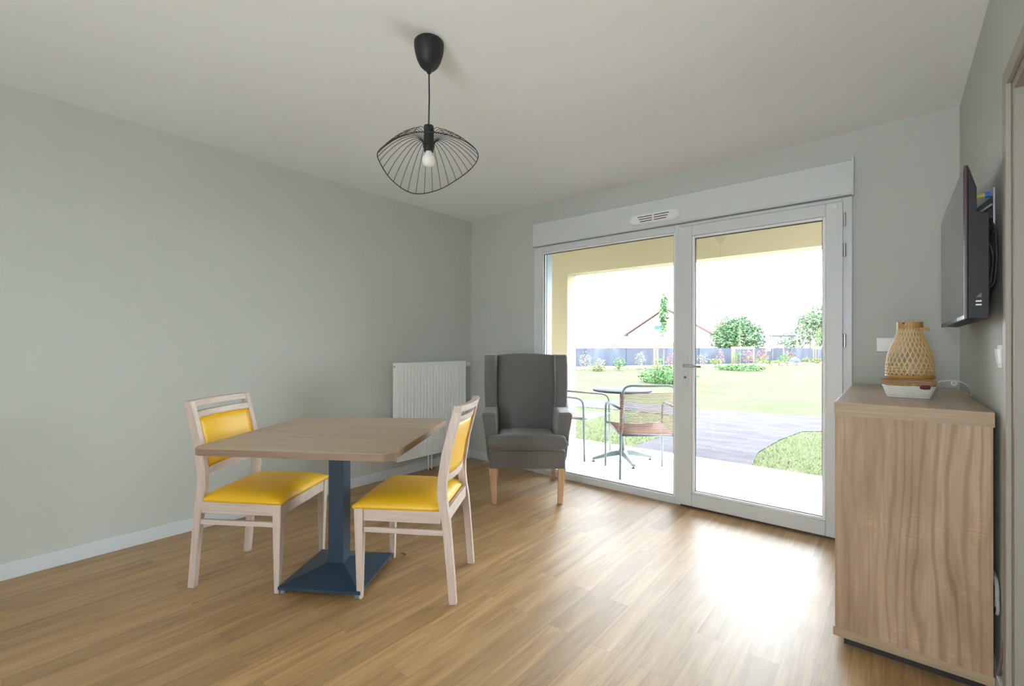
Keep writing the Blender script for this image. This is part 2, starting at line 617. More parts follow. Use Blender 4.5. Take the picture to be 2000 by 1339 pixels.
for s in (-1, 1):
    MB().box(.030, .092, s * (RY + .001) - .002, s * (RY + .001) + .002, RZ0 + .004, RZ1 - .004).build('side_cover', RADW, rad, bevel=.001)
g = MB()
for i in range(42):
    y = -RY + .02 + i * (2 * RY - .04) / 41
    g.box(.034, .086, y - .003, y + .003, RZ1 - .010, RZ1 - .004)
g.box(.032, .038, -RY, RY, RZ1 - .012, RZ1 - .002)
g.build('top_grille', RADW, rad)
w = MB()
for y in (-.04, .0):
    w.tube([(.062, y, 0.0), (.062, y, RZ0 + .01)], .0075, 10)
w.build('pipes', RADW, rad, smooth=True)
w = MB().tube([(.05, RY + .003, .99), (.05, RY + .03, .99)], .013, 14)
w.build('valve_stub', CHROME, rad)
hd = MB()
hd.tube([(.05, RY + .028, .99), (.05, RY + .036, .99), (.05, RY + .075, .99), (.05, RY + .095, .99), (.05, RY + .10, .99)], [.016, .025, .026, .021, .012], 20)
hd.build('thermostat_head', SWITCHW, rad, smooth=False, bevel=.001)
w = MB()
w.tube([(.06, -RY - .002, .185), (.06, -RY - .028, .185)], .011, 12)
w.tube([(.06, -RY - .022, .185), (.085, -RY - .03, .185)], .009, 12)
w.tube([(.06, -RY - .022, .185), (.06, -RY - .045, .165)], .008, 12)
w.build('drain_valve', CHROME, rad)
MB().tube([(.06, -RY - .003, .995), (.06, -RY - .012, .995)], .010, 12).build('vent_plug', CHROME, rad)


# ------------------------------------------------------------------ dining chair
def make_chair():
    root = empty('dining_chair', (0, 0, 0))
    X0 = .23
    # rear post profile (s, z): front edge then back edge
    front = [(.020, 0), (.036, .18), (.056, .37), (.070, .44), (.078, .50), (.076, .575), (.058, .69), (.022, .83), (-.002, .913)]
    back = [(-.014, 0), (.000, .18), (.016, .37), (.028, .44), (.034, .50), (.034, .56), (.014, .69), (-.020, .83), (-.038, .913)]
    poly = front + back[::-1]
    for s in (-1, 1):
        ya, yb = s * .186, s * .215
        yt = (s * .178, s * .206)
        def f(yy, s=s):
            return lambda a, z: (a - X0, yy, z)
        MB().prism([(a, z) for a, z in poly if z < .88] if False else poly, f(ya), f(yb)).build('rear_leg', BEECH, root, bevel=.003)
    for s in (-1, 1):
        w = MB()
        w.hexa([(.438 - X0, s * .206 - .013, 0), (.462 - X0, s * .206 - .013, 0), (.462 - X0, s * .206 + .013, 0), (.438 - X0, s * .206 + .013, 0),
                (.430 - X0, s * .206 - .019, .427), (.476 - X0, s * .206 - .019, .427), (.476 - X0, s * .206 + .019, .427), (.430 - X0, s * .206 + .019, .427)])
        w.build('front_leg', BEECH, root, bevel=.003)
    w = MB()
    for s in (-1, 1):
        w.box(.06 - X0, .432 - X0, s * .205 - .010, s * .205 + .010, .368, .426)
    w.box(.448 - X0, .470 - X0, -.188, .188, .368, .426)
    w.box(.03 - X0, .05 - X0, -.188, .188, .368, .426)
    w.build('seat_rail', BEECHX, root, bevel=.002)
    for s in (-1, 1):
        MB().box(.045 - X0, .442 - X0, s * .203 - .008, s * .203 + .008, .311, .337).build('stretcher', BEECHX, root, bevel=.004)
    for s in (-1, 1):
        for a in (.003, .450):
            MB().box(a - X0 - .009, a - X0 + .009, s * (.2 if a < .1 else .206) - .009, s * (.2 if a < .1 else .206) + .009, -.0, .004).build('glide', DARKP, root)

    def fr(z):  # front-edge position of the back posts at height z
        for (a, za), (b, zb) in zip(front[:-1], front[1:]):
            if za <= z <= zb:
                return a + (b - a) * (z - za) / (zb - za) - X0
    def slat(z0, z1, hw, t, inset=.004, bow=.028, n=12):
        w = MB()
        rings = []
        for k in range(n + 1):
            y = -hw + 2 * hw * k / n
            b = bow * (1 - (y / hw) ** 2)
            x0, x1 = fr(z0) - inset - b, fr(z1) - inset - b
            rings.append([(x0, y, z0), (x1, y, z1), (x1 - t, y, z1), (x0 - t, y, z0)])
        return w.loft(rings)
    slat(.880, .9125, .216, .036, -.001).build('top_rail', BEECHY, root, bevel=.003)
    slat(.827, .857, .187, .022).build('middle_rail', BEECHY, root, bevel=.002)
    slat(.549, .583, .187, .022).build('lower_rail', BEECHY, root, bevel=.002)
    # upholstered back panel, slightly domed on the front
    w = MB()
    n, mz = 14, 10
    hw, z0, z1 = .184, .582, .828
    def sheet(side):
        G = []
        for j in range(mz + 1):
            z = z0 + (z1 - z0) * j / mz
            row = []
            for k in range(n + 1):
                y = -hw + 2 * hw * k / n
                e = min(1, (1 - abs(2 * k / n - 1)) * 5, (1 - abs(2 * j / mz - 1)) * 4)
                e = math.sin(e * PI / 2)
                x = fr(z) - .010 - .028 * (1 - (y / hw) ** 2)
                x += (.008 * e if side > 0 else -.010 - .004 * e)
                row.append(w.bm.verts.new((x, y, z)))
            G.append(row)
        for j in range(mz):
            for k in range(n):
                w.bm.faces.new([G[j][k], G[j][k + 1], G[j + 1][k + 1], G[j + 1][k]])
        return G
    A, Bk = sheet(1), sheet(-1)
    ring = lambda G: [G[0][k] for k in range(n + 1)] + [G[j][n] for j in range(1, mz + 1)] + [G[mz][k] for k in range(n - 1, -1, -1)] + [G[j][0] for j in range(mz - 1, 0, -1)]
    a, b = ring(A), ring(Bk)
    for i in range(len(a)):
        w.bm.faces.new([a[i], a[(i + 1) % len(a)], b[(i + 1) % len(a)], b[i]])
    w.build('back_pad', YELLOW, root, smooth=True)
    # seat cushion: domed trapezoid with rounded front
    w = MB()
    n, mz = 18, 18
    def outline(u, v):
        x = .050 + (.482 - .050) * u
        hw = .222 + .010 * u
        if u < .08: hw = .180 + (.222 - .180) * min(1, u / .05)
        return x - X0, -hw + 2 * hw * v
    G = []
    for j in range(mz + 1):
        u = j / mz
        row = []
        for k in range(n + 1):
            v = k / n
            x, y = outline(u, v)
            eu = min(u, 1 - u) * 2
            ev = min(v, 1 - v) * 2
            d = (1 - (1 - min(1, eu * 2.0)) ** 2.6) * (1 - (1 - min(1, ev * 2.0)) ** 2.6)
            dome = .012 * math.sin(PI * u) * math.sin(PI * v)
            row.append(w.bm.verts.new((x, y, .440 + .034 * d ** .7 + dome)))
        G.append(row)
    for j in range(mz):
        for k in range(n):
            w.bm.faces.new([G[j][k], G[j][k + 1], G[j + 1][k + 1], G[j + 1][k]])
    a = ring(G)
    b = [w.bm.verts.new((v.co.x * .985, v.co.y * .985, .4265)) for v in a]
    for i in range(len(a)):
        w.bm.faces.new([a[i], a[(i + 1) % len(a)], b[(i + 1) % len(a)], b[i]])
    w.bm.faces.new(b)
    w.build('seat_cushion', YELLOW, root, smooth=True)
    return root


chA = make_chair()
chB = copy_tree(chA)
chA.location = (.880, -2.445, 0)
chA.rotation_euler.z = math.radians(33.9)
tag(chA, 'yellow-seated pale beech dining chair between the left wall and the table, facing the window', 'chair', 'yellow dining chairs at the table')
chB.location = (1.596, -1.973, 0)
chB.rotation_euler.z = math.radians(212.9)
tag(chB, 'yellow-seated beech dining chair on the window side of the table, seen from behind', 'chair', 'yellow dining chairs at the table')

# ------------------------------------------------------------------ dining table
tb = empty('dining_table', (1.256, -2.219, 0), math.radians(33.2))
tag(tb, 'square wood-topped pedestal table with blue-grey steel column and pyramid foot', 'table')
P = []
for qx, qy, a0 in ((1, 1, 0), (-1, 1, 90), (-1, -1, 180), (1, -1, 270)):
    for k in range(9):
        t = math.radians(a0 + k * 90 / 8)
        P.append((qx * (.452 - .055) + .055 * math.cos(t), qy * (.452 - .055) + .055 * math.sin(t)))
MB().prism(P, lambda x, y: (x, y, .714), lambda x, y: (x, y, .745)).build('tabletop', TABLE, tb)
MB().prism([(x * 1.0016, y * 1.0016) for x, y in P], lambda x, y: (x, y, .7138), lambda x, y: (x, y, .7436)).build('edge_band', TABLE_EDGE, tb, bevel=.001)
w = MB()
w.hexa([(-.205, -.205, .022), (.205, -.205, .022), (.205, .205, .022), (-.205, .205, .022),
        (-.205, -.205, .036), (.205, -.205, .036), (.205, .205, .036), (-.205, .205, .036)])
w.hexa([(-.205, -.205, .036), (.205, -.205, .036), (.205, .205, .036), (-.205, .205, .036),
        (-.043, -.043, .086), (.043, -.043, .086), (.043, .043, .086), (-.043, .043, .086)])
w.build('base_plate', BLUEGREY, tb)
MB().box(-.040, .040, -.040, .040, .080, .700).build('column', BLUEGREY, tb, bevel=.003)
w = MB()
w.box(-.20, .20, -.018, .018, .696, .7135)
w.box(-.018, .018, -.20, .20, .694, .7130)
w.build('top_bracket', BLUEGREY, tb)
FOOTC = mat('grey_glide', (.16, .21, .23), .5)
for sx in (-1, 1):
    for sy in (-1, 1):
        MB().lathe([(.011, 0), (.015, .004), (.015, .024)], (sx * .188, sy * .188, 0), 14).build('foot', FOOTC, tb)

# small brown debris by the table foot
crumb = MB()
crumb.tube([(0, 0, .004), (.008, .004, .009), (.018, .001, .006), (.026, .006, .010), (.034, .003, .004)], [.002, .004, .0035, .0045, .002], 7)
co = crumb.build('cork_scrap', mat('cork_brown', (.16, .07, .03), .8), smooth=True)
co.location = (1.305, -1.865, 0)
tag(co, 'tiny brown scrap lying on the floor behind the table foot', 'debris')

# ------------------------------------------------------------------ wing armchair
ac = empty('wing_armchair', (1.135, -.497, 0), .692)
tag(ac, 'grey upholstered high-backed wing armchair with tan wooden legs by the window', 'armchair')
# local: x right, y away from the camera, z up; front legs at y=-.33
for sx in (-1, 1):
    w = MB().taper((sx * .247, -.315, 0), .017, .017, (sx * .262, -.305, .27), .028, .028)
    w.build('front_leg', OAKLEG, ac, bevel=.003)
for sx in (-1, 1):
    w = MB().taper((sx * .252, .315, 0), .014, .016, (sx * .248, .235, .27), .022, .026)
    w.build('rear_leg', OAKLEG, ac, bevel=.003)
def arm_section(hw_o, hw_i, y0, y1, z, s):
    return [(s * hw_i, y0, z), (s * hw_o, y0, z), (s * hw_o, y1, z), (s * hw_i, y1, z)]
for s in (-1, 1):
    w = MB()
    w.loft([arm_section(.296, .22, -.262, .24, .295, s), arm_section(.306, .225, -.268, .24, .34, s), arm_section(.325, .228, -.285, .24, .52, s),
            arm_section(.345, .234, -.300, .24, .655, s), arm_section(.338, .238, -.293, .24, .680, s)])
    w.build('arm', GREYFAB, ac, bevel=.018, seg=4)
def wing_sec(z, yf, yb, xo, xi, s):
    return [(s * xi, yf + .012, z), (s * (xi + .03), yf, z), (s * (xo - .008), yf, z), (s * xo, yf + .02, z), (s * xo, yb, z), (s * xi, yb, z)]
for s in (-1, 1):
    w = MB()
    w.loft([wing_sec(.62, .03, .25, .338, .236, s), wing_sec(.70, .025, .27, .342, .243, s), wing_sec(.85, .02, .29, .347, .247, s), wing_sec(1.02, .03, .31, .347, .247, s), wing_sec(1.112, .055, .315, .345, .247, s)])
    w.build('wing', GREYFAB, ac, bevel=.014, seg=3)
w = MB()
rings = []
nz = 14
for k in range(nz + 1):
    t = k / nz
    z = .40 + (1.105 - .40) * t
    yf = .085 + .13 * t - .012 * math.sin(PI * t)
    yb = .235 + .09 * t
    nx = 16
    row = []
    for i in range(nx + 1):
        x = -.248 + .496 * i / nx
        u = 1 - (x / .248) ** 2
        row.append((x, yf - .016 * u ** .6, z + (.016 * u if k == nz else .010 * u * t)))
    for i in range(nx, -1, -1):
        x = -.248 + .496 * i / nx
        row.append((x, yb, z + (.010 * (1 - (x / .248) ** 2) * t)))
    rings.append(row)
w.loft(rings)
w.build('backrest', GREYFAB, ac, bevel=.012, seg=3)
# seat base
w = MB()
w.box(-.286, .286, -.335, .22, .262, .402)
w.build('seat_base', GREYFAB, ac, bevel=.010, seg=3)
w = MB()
def cushion(w, hx, y0, y1, z0, z1, puff):
    n, m_ = 20, 16
    def g(top):
        G = []
        for j in range(m_ + 1):
            row = []
            for k in range(n + 1):
                u, v = k / n, j / m_
                x, y = -hx + 2 * hx * u, y0 + (y1 - y0) * v
                eu, ev = min(u, 1 - u) * 2, min(v, 1 - v) * 2
                d = ((1 - (1 - min(1, eu * 3.2)) ** 2.4) * (1 - (1 - min(1, ev * 3.0)) ** 2.4)) ** .5
                zz = z0 + (z1 - z0) * .5
                slope = -.035 * v
                h = (z1 - z0) * .5
                if top:
                    z = zz + .0 + (h * .25) + (h * .75 + puff * math.sin(PI * u) * math.sin(PI * min(1, v * 1.05)) * .7) * d + slope
                else:
                    z = zz - .25 * h - h * .75 * d + slope * .4
                row.append(w.bm.verts.new((x, y, z)))
            G.append(row)
        for j in range(m_):
            for k in range(n):
                w.bm.faces.new([G[j][k], G[j][k + 1], G[j + 1][k + 1], G[j + 1][k]])
        return [G[0][k] for k in range(n + 1)] + [G[j][n] for j in range(1, m_ + 1)] + [G[m_][k] for k in range(n - 1, -1, -1)] + [G[j][0] for j in range(m_ - 1, 0, -1)]
    a, b = g(True), g(False)
    for i in range(len(a)):
        w.bm.faces.new([a[i], a[(i + 1) % len(a)], b[(i + 1) % len(a)], b[i]])
# T-shaped: front lip passes in front of the arms
def tcush(w):
    n, m_ = 60, 40
    y0, y1 = -.360, .13
    def g(top):
        G = []
        for j in range(m_ + 1):
            v = j / m_
            y = y0 + (y1 - y0) * v
            hx = .296 if y < -.318 else (.226 if y > -.29 else .296 - .07 * (y + .318) / .028)
            row = []
            for k in range(n + 1):
                u = k / n
                x = -hx + 2 * hx * u
                eu = min(1, min(u, 1 - u) * 2 * (hx / .05))
                ev = min(1, v * 10.0, (1 - v) * 6)
                d = ((1 - (1 - eu) ** 2.4) * (1 - (1 - ev) ** 2.4)) ** .5
                bow = .012 * math.sin(PI * u)
                yy = y - (.012 * math.sin(PI * u) if v < .1 else 0)
                if top:
                    z = .470 + .048 * d + bow * .5 * d - .03 * v
                else:
                    z = .445 - .042 * d * (1 if v < .2 else .6)
                row.append(w.bm.verts.new((x, yy, z)))
            G.append(row)
        for j in range(m_):
            for k in range(n):
                w.bm.faces.new([G[j][k], G[j][k + 1], G[j + 1][k + 1], G[j + 1][k]])
        return [G[0][k] for k in range(n + 1)] + [G[j][n] for j in range(1, m_ + 1)] + [G[m_][k] for k in range(n - 1, -1, -1)] + [G[j][0] for j in range(m_ - 1, 0, -1)]
    a, b = g(True), g(False)
    for i in range(len(a)):
        w.bm.faces.new([a[i], a[(i + 1) % len(a)], b[(i + 1) % len(a)], b[i]])
tcush(w)
w.build('seat_cushion', GREYFAB, ac, smooth=True)

# ------------------------------------------------------------------ pendant lamp
lp = empty('pendant_lamp', (1.914, -2.188, 2.5))
tag(lp, 'black pendant lamp with a wavy wire hat shade hanging from the ceiling', 'lamp')
MB().lathe([(.058, 0), (.0635, -.006), (.0640, -.022), (.0600, -.050), (.0520, -.078), (.0400, -.102), (.0250, -.118), (.0120, -.123), (.0085, -.136), (.0045, -.138)], (0, 0, 0), 40).build('ceiling_cup', BLACKPL, lp, smooth=True)
MB().tube([(0, 0, -.135), (.001, .001, -.25), (-.001, 0, -.366)], .0032, 8).build('cord', BLACKWIRE, lp, smooth=True)
MB().lathe([(.008, -.362), (.0205, -.364), (.0215, -.368), (.0215, -.436), (.0240, -.438), (.0240, -.450), (.0205, -.452), (.0205, -.474), (.010, -.475)], (0, 0, 0), 24).build('socket', BLACKPL, lp, bevel=.001)
BULB = mat('opal_bulb', (.80, .79, .74), .25)
MB().lathe([(.013, -.470), (.0145, -.480), (.020, -.490), (.0265, -.500), (.0290, -.511), (.0275, -.523), (.021, -.534), (.011, -.5395), (.001, -.541)], (0, 0, 0), 28).build('bulb', BULB, lp, smooth=True)
# wavy rim: angle measured from camera right (deg), absolute height
RIM = [(0, 2.014), (30, 2.006), (60, 1.976), (90, 1.930), (120, 1.906), (150, 1.938), (180, 1.983), (225, 1.985), (270, 2.012), (315, 2.014), (360, 2.014)]
def rim_z(a):
    a %= 360
    n = len(RIM) - 1
    for i in range(n):
        if RIM[i][0] <= a <= RIM[i + 1][0]:
            t = (a - RIM[i][0]) / (RIM[i + 1][0] - RIM[i][0])
            p0 = RIM[(i - 1) % n][1] if i else RIM[n - 1][1]
            p1, p2 = RIM[i][1], RIM[i + 1][1]
            p3 = RIM[(i + 2) % n][1] if i + 2 <= n else RIM[1][1]
            return .5 * (2 * p1 + (p2 - p0) * t + (2 * p0 - 5 * p1 + 4 * p2 - p3) * t * t + (3 * p1 - p0 - 3 * p2 + p3) * t ** 3)
def rim_p(a, k=1.0):
    z = rim_z(a) - 2.5
    th = math.radians(a) + .692
    R = .213
    return Vector((R * k * math.cos(th), R * k * math.sin(th), z))
shade = MB().tube([rim_p(a * 5) for a in range(72)], .0022, 6, close=True)
shade.tube([(.023 * math.cos(a * PI / 12), .023 * math.sin(a * PI / 12), -.436) for a in range(24)], .0022, 6, close=True)
shade.tube([(.023 * math.cos(a * PI / 12), .023 * math.sin(a * PI / 12), -.455) for a in range(24)], .0022, 6, close=True)
rim = shade.build('shade_rim', BLACKWIRE, lp, smooth=True)
for i in range(34):
    a = i * 360 / 34
    e = rim_p(a)
    th = math.radians(a) + .692
    s0 = Vector((.023 * math.cos(th), .023 * math.sin(th), -.445))
    top = Vector((.062 * math.cos(th), .062 * math.sin(th), -.398))
    pts = []
    for k in range(13):
        t = k / 12
        b0 = (1 - t) ** 3; b1 = 3 * t * (1 - t) ** 2; b2 = 3 * t * t * (1 - t); b3 = t ** 3
        c1 = Vector((.035 * math.cos(th), .035 * math.sin(th), -.378))
        c2 = Vector((.140 * math.cos(th), .140 * math.sin(th), -.405 + (e.z + .47) * .35))
        pts.append(s0 * b0 + c1 * b1 + c2 * b2 + e * b3)
    MB().tube(pts, .0013, 5).build('shade_wire', BLACKWIRE, lp, smooth=True)

# ------------------------------------------------------------------ cabinet
CX0, CX1, CY0, CY1 = 3.275, 3.723, -1.233, -.055
cb = empty('sideboard_cabinet', (CX0, CY0, 0))
tag(cb, 'pale oak sideboard standing against the right wall under the television', 'cabinet')
LX, LY = CX1 - CX0, CY1 - CY0
MB().box(0, LX, 0, LY, .917, .968).build('top_board', SONOMAY, cb, bevel=.0015)
bb = MB().box(-.0, LX, -.0015, 0, .917, .968).build('top_edge_band', SONOMAX, cb)
MB().box(-.004, LX, -.0015, LY, .036, .070).build('bottom_board', SONOMAX, cb, bevel=.0015)
for y in (.001, LY - .019):
    MB().box(.003, LX - .004, y, y + .018, .070, .917).build('side_panel', SONOMA, cb)
MB().box(LX - .010, LX - .005, .02, LY - .02, .070, .917).build('back_panel', SONOMA, cb)
MB().box(.03, LX - .02, .03, LY - .03, 0, .036).build('plinth', DARKP, cb)
nd = 3
for i in range(nd):
    a = .004 + i * (LY - .008) / nd
    b = .004 + (i + 1) * (LY - .008) / nd
    d = MB().box(-.001, .002, a + .0015, b - .0015, .072, .915)
    d = MB().box(-.014, .0025, a + .0015, b - .0015, .072, .915).build('door', SONOMA, cb, bevel=.001)
    d.location.x = .016
bpy.data.objects['door'].location.x = .016

# ------------------------------------------------------------------ television with wall bracket
tv = empty('television', (3.642, -.83, 1.285))
tag(tv, 'flat black television mounted high on the right wall above the sideboard', 'television')
TW, TH = .478, .52
w = MB()
w.box(0, .010, -TW, TW, 0, TH)
w.build('bezel', mat('dark_bezel', (.045, .018, .020), .3), tv, bevel=.002)
SCR = mat('glossy_dark_screen', (.012, .013, .013), .14, spec=.9)
MB().box(-.0012, .0, -TW + .010, TW - .010, .016, TH - .010).build('screen', SCR, tv)
shell = [(.010, .004), (.058, .0), (.060, .02), (.060, .352), (.031, .360), (.031, .440), (.013, .510), (.010, .515)]
MB().prism(shell, lambda x, z: (x, -TW + .004, z), lambda x, z: (x, TW - .004, z)).build('rear_shell', BLACKPL, tv, bevel=.002)
MB().box(.060, .075, -.40, .20, .10, .27).build('rear_cover', BLACKPL, tv, bevel=.004)
w = MB()
w.box(-.010, .0, -TW + .002, TW - .002, -.003, .003)
for i, y in enumerate((-TW + .06,)):
    pass
MB().box(-.002, .004, -TW + .01, -TW + .20, .000, .012).build('front_strip', mat('silver_strip', (.55, .60, .68), .25, .6), tv)
for k in range(2):
    MB().box(.028, .042, -TW + .0025, -TW + .004, .045 + k * .012, .050 + k * .012).build('side_marking', SWITCHW, tv)
MB().hexa([(.028, -TW + .0025, .072), (.042, -TW + .0025, .072), (.042, -TW + .004, .072), (.028, -TW + .004, .072), (.036, -TW + .0025, .082), (.042, -TW + .0025, .088), (.042, -TW + .004, .088), (.036, -TW + .004, .082)]).build('side_emblem', mat('dim_grey_mark', (.12, .12, .13), .5), tv)
cab = MB()
cab.tube(round_path([(.062, -.44, .34), (.078, -.45, .30), (.080, -.45, .20), (.076, -.44, .12), (.062, -.44, .10)], .03), .004, 8)
cab.tube(round_path([(.058, -.47, .26), (.070, -.468, .215), (.070, -.45, .16), (.060, -.44, .08)], .03), .0035, 8)
cab.build('cables', BLACKPL, tv, smooth=True)
br = empty('television_bracket', (3.737, -.83, 1.60))
tag(br, 'metal wall bracket holding the television, with a yellow and blue level tube', 'bracket')
MB().box(-.006, 0, -.30, .30, .0, .16).build('wall_plate', mat('grey_steel', (.35, .36, .37), .35, .7), br, bevel=.001)
for y in (-.30, .25):
    MB().hexa([(-.060, y, .05), (-.006, y, .05), (-.006, y + .02, .05), (-.060, y + .02, .05),
               (-.060, y, .08), (-.006, y, .13), (-.006, y + .02, .13), (-.060, y + .02, .08)]).build('hook_arm', BLACKPL, br)
    MB().tube([(-.062, y - .02, .055), (-.010, y - .02, .095)], .004, 8).build('brace', mat('bracket_silver', (.5, .5, .5), .3, .9), br)
lv = MB().tube([(-.062, -.33, .125), (-.030, -.33, .128)], .008, 12).build('level_tube', mat('yellow_green_tube', (.55, .52, .10), .3), br)
MB().tube([(-.030, -.33, .128), (-.016, -.33, .129)], .010, 12).build('level_cap', mat('blue_cap', (.02, .14, .55), .35), lv)

# switches
sw = empty('light_switch', (W, -1.275, 1.16))
tag(sw, 'white rocker light switch on the right wall below the television', 'switch')
MB().box(-.009, 0, -.04, .04, -.04, .04).build('switch_plate', SWITCHW, sw, bevel=.003)
MB().hexa([(-.013, -.024, -.024), (-.008, -.024, -.024), (-.008, .024, -.024), (-.013, .024, -.024), (-.018, -.024, .024), (-.008, -.024, .024), (-.008, .024, .024), (-.018, .024, .024)]).build('rocker', SWITCHW, sw, bevel=.001)
sw = empty('double_switch', (3.457, 0, 1.199))
tag(sw, 'white double shutter switch on the window wall behind the bamboo lantern', 'switch')
MB().box(-.075, .075, -.010, 0, -.041, .041).build('switch_plate', SWITCHW, sw, bevel=.003)
for s in (-1, 1):
    MB().box(s * .033 - .022, s * .033 + .022, -.014, -.008, -.024, .024).build('rocker', SWITCHW, sw, bevel=.0015)

# ------------------------------------------------------------------ bamboo lantern
ln = empty('bamboo_lantern', (3.517, -.62, .968))
tag(ln, 'woven golden bamboo lantern with a hoop handle standing behind the rope basket', 'lantern')
PR = [(.060, .001), (.070, .03), (.083, .072), (.0885, .080), (.0895, .100), (.0890, .135), (.0840, .175), (.0735, .215), (.0625, .245), (.0530, .267), (.0475, .290), (.0460, .315), (.0455, .336)]
def pr(z):
    for (a, za), (b, zb) in zip(PR[:-1], PR[1:]):
        if za <= z <= zb:
            return a + (b - a) * (z - za) / (zb - za)
    return PR[-1][0]
MB().loft([[(r * math.cos(k * PI / 24), r * math.sin(k * PI / 24), z) for k in range(48)] for r, z in ((.062, 0), (.070, .03), (.082, .070), (.0905, .078), (.0915, .090), (.088, .091), (.079, .075), (.066, .032), (.058, .006))]).build('base_band', BAMBOO, ln, smooth=True)
def strip(w, path, width, thick, normal_r=True):
    """flat strip following points on the surface of revolution"""
    rings = []
    n = len(path)
    for i in range(n):
        p = path[i]
        t = (path[min(i + 1, n - 1)] - path[max(i - 1, 0)]).normalized()
        nr = Vector((p.x, p.y, 0)).normalized()
        s_ = t.cross(nr).normalized()
        rings.append([p + s_ * width / 2 + nr * thick / 2, p - s_ * width / 2 + nr * thick / 2, p - s_ * width / 2 - nr * thick / 2, p + s_ * width / 2 - nr * thick / 2])
    w.loft(rings)
weave = MB()
NS = 28
for d in (-1, 1):
    for i in range(NS):
        a0 = 2 * PI * i / NS
        path = []
        for k in range(21):
            t = k / 20
            z = .085 + (.312 - .085) * t
            r = pr(z) + d * .0006
            a = a0 + d * (1.05 * t)
            path.append(Vector((r * math.cos(a), r * math.sin(a), z)))
        strip(weave, path, .0050, .0009)
for z in (.100, .115, .130, .146):
    path = [Vector(((pr(z) + .0012) * math.cos(k * PI / 24), (pr(z) + .0012) * math.sin(k * PI / 24), z)) for k in range(49)]
    strip(weave, path, .0032, .0009)
weave.build('woven_body', BAMBOO2, ln)
MB().loft([[(r * math.cos(k * PI / 18), r * math.sin(k * PI / 18), z) for k in range(36)] for r, z in ((.0480, .308), (.0475, .337), (.0440, .337), (.0440, .308))], close=True).build('collar', BAMBOO, ln)
rings = []
for k in range(25):
    a = PI * k / 24
    # hoop handle folded down toward the camera right
    p = Vector((.066 * math.sin(a) - .022 * math.cos(a), -.0455 * math.cos(a), .330 - .030 * math.sin(a)))
    rings.append(p)
hw_ = MB()
rr = []
for i, p in enumerate(rings):
    t = (rings[min(i + 1, 24)] - rings[max(i - 1, 0)]).normalized()
    u = Vector((0, 0, 1))
    s_ = t.cross(u).normalized()
    rr.append([p + u * .005 + s_ * .0012, p + u * .005 - s_ * .0012, p - u * .005 - s_ * .0012, p - u * .005 + s_ * .0012])
hw_.loft(rr).build('handle', BAMBOO2, ln)
for s in (-1, 1):
    p = Vector((-.022 * s, -.047 * s, .330))
    MB().tube([p * 1.0 + Vector((0, -.003, 0)), p + Vector((0, .003, 0))], .0045, 10).build('rivet', LEATHER, ln)
MB().lathe([(.001, 0), (.024, 0), (.0245, .001), (.0245, .05), (.001, .051)], (0, 0, .009), 20).build('candle', ROPEW, ln)

# ------------------------------------------------------------------ rope basket
bk = empty('rope_basket', (3.508, -.815, .968), math.radians(14))
tag(bk, 'small white rope basket with a braided seagrass rim on the sideboard', 'basket')
def sq_ring(hx, hy, z, n=40, e=3.6):
    out = []
    for k in range(n):
        a = 2 * PI * k / n
        c, s = math.cos(a), math.sin(a)
        out.append(Vector((hx * math.copysign(abs(c) ** (2 / e), c), hy * math.copysign(abs(s) ** (2 / e), s), z)))
    return out
w = MB()
for i in range(6):
    t = i / 5
    w.tube(sq_ring(.068 + .014 * t, .050 + .013 * t, .005 + .0088 * i), .0050, 8, close=True)
w.loft([sq_ring(.066, .048, .002), sq_ring(.066, .048, .006)])
w.build('basket_body', ROPEW, bk, smooth=True)
w = MB()
for row in range(3):
    R0 = sq_ring(.0835 + row * .0018, .0645 + row * .0018, .058 + row * .0075, 120)
    for ph in (0, PI):
        w.tube([p + Vector((math.cos(k * PI / 2.5 + ph) * .002, math.sin(k * PI / 2.5 + ph) * .002, math.sin(k * PI / 2.5 + ph) * .0028)) for k, p in enumerate(R0)], .0028, 6, close=True)
w.build('basket_rim', SEAGRASS, bk, smooth=True)
w = MB()
n_ = []
for (hx, hz, y) in ((.018, .009, -.0735), (.018, .009, -.0715)):
    n_.append([(.050 + hx * math.copysign(abs(math.cos(a)) ** .6, math.cos(a)), y + .012 * 0, .050 + hz * math.copysign(abs(math.sin(a)) ** .6, math.sin(a))) for a in [2 * PI * k / 20 for k in range(20)]])
w.loft(n_).build('leather_tag', LEATHER, bk)
bpy.data.objects['leather_tag'].location = (-.012, .004, 0)
# contents
w = MB()
w.tube(round_path([(.08, .02, .050), (.10, .02, .075), (.16, .06, .080), (.20, .10, .055), (.215, .16, .006), (.215, .40, .004)], .04), .0021, 7)
w.tube([(.150 + .008 * math.cos(a), .058, .066 + .009 * math.sin(a)) for a in [k * PI / 8 for k in range(16)]], .0021, 7, close=True)
wc = w.build('white_cable', SWITCHW, smooth=True)
wc.location = (3.508, -.815, .968)
tag(wc, 'thin white cable curling out of the rope basket over the sideboard', 'cable')

# loose cables behind the sideboard
w = MB()
w.tube(round_path([(3.728, -1.14, .40), (3.728, -1.20, .405), (3.728, -1.24, .37), (3.728, -1.22, .30), (3.728, -1.16, .31)], .03), .006, 8)
w.tube(round_path([(3.728, -1.16, .345), (3.728, -1.25, .34), (3.728, -1.245, .29), (3.728, -1.17, .27)], .03), .005, 8)
c1 = w.build('looped_cable', mat('grey_cable', (.38, .38, .38), .5), smooth=True)
tag(c1, 'looped pale grey cable hanging behind the sideboard end', 'cable')
w = MB().tube([(3.729, -1.372, .285), (3.729, -1.28, .14), (3.729, -1.19, .02), (3.727, -1.15, .004)], .0045, 8)
c2 = w.build('floor_cable', mat('dark_red_cable', (.20, .14, .14), .5), smooth=True)
tag(c2, 'thin cable running down slantwise to the floor behind the sideboard', 'cable')

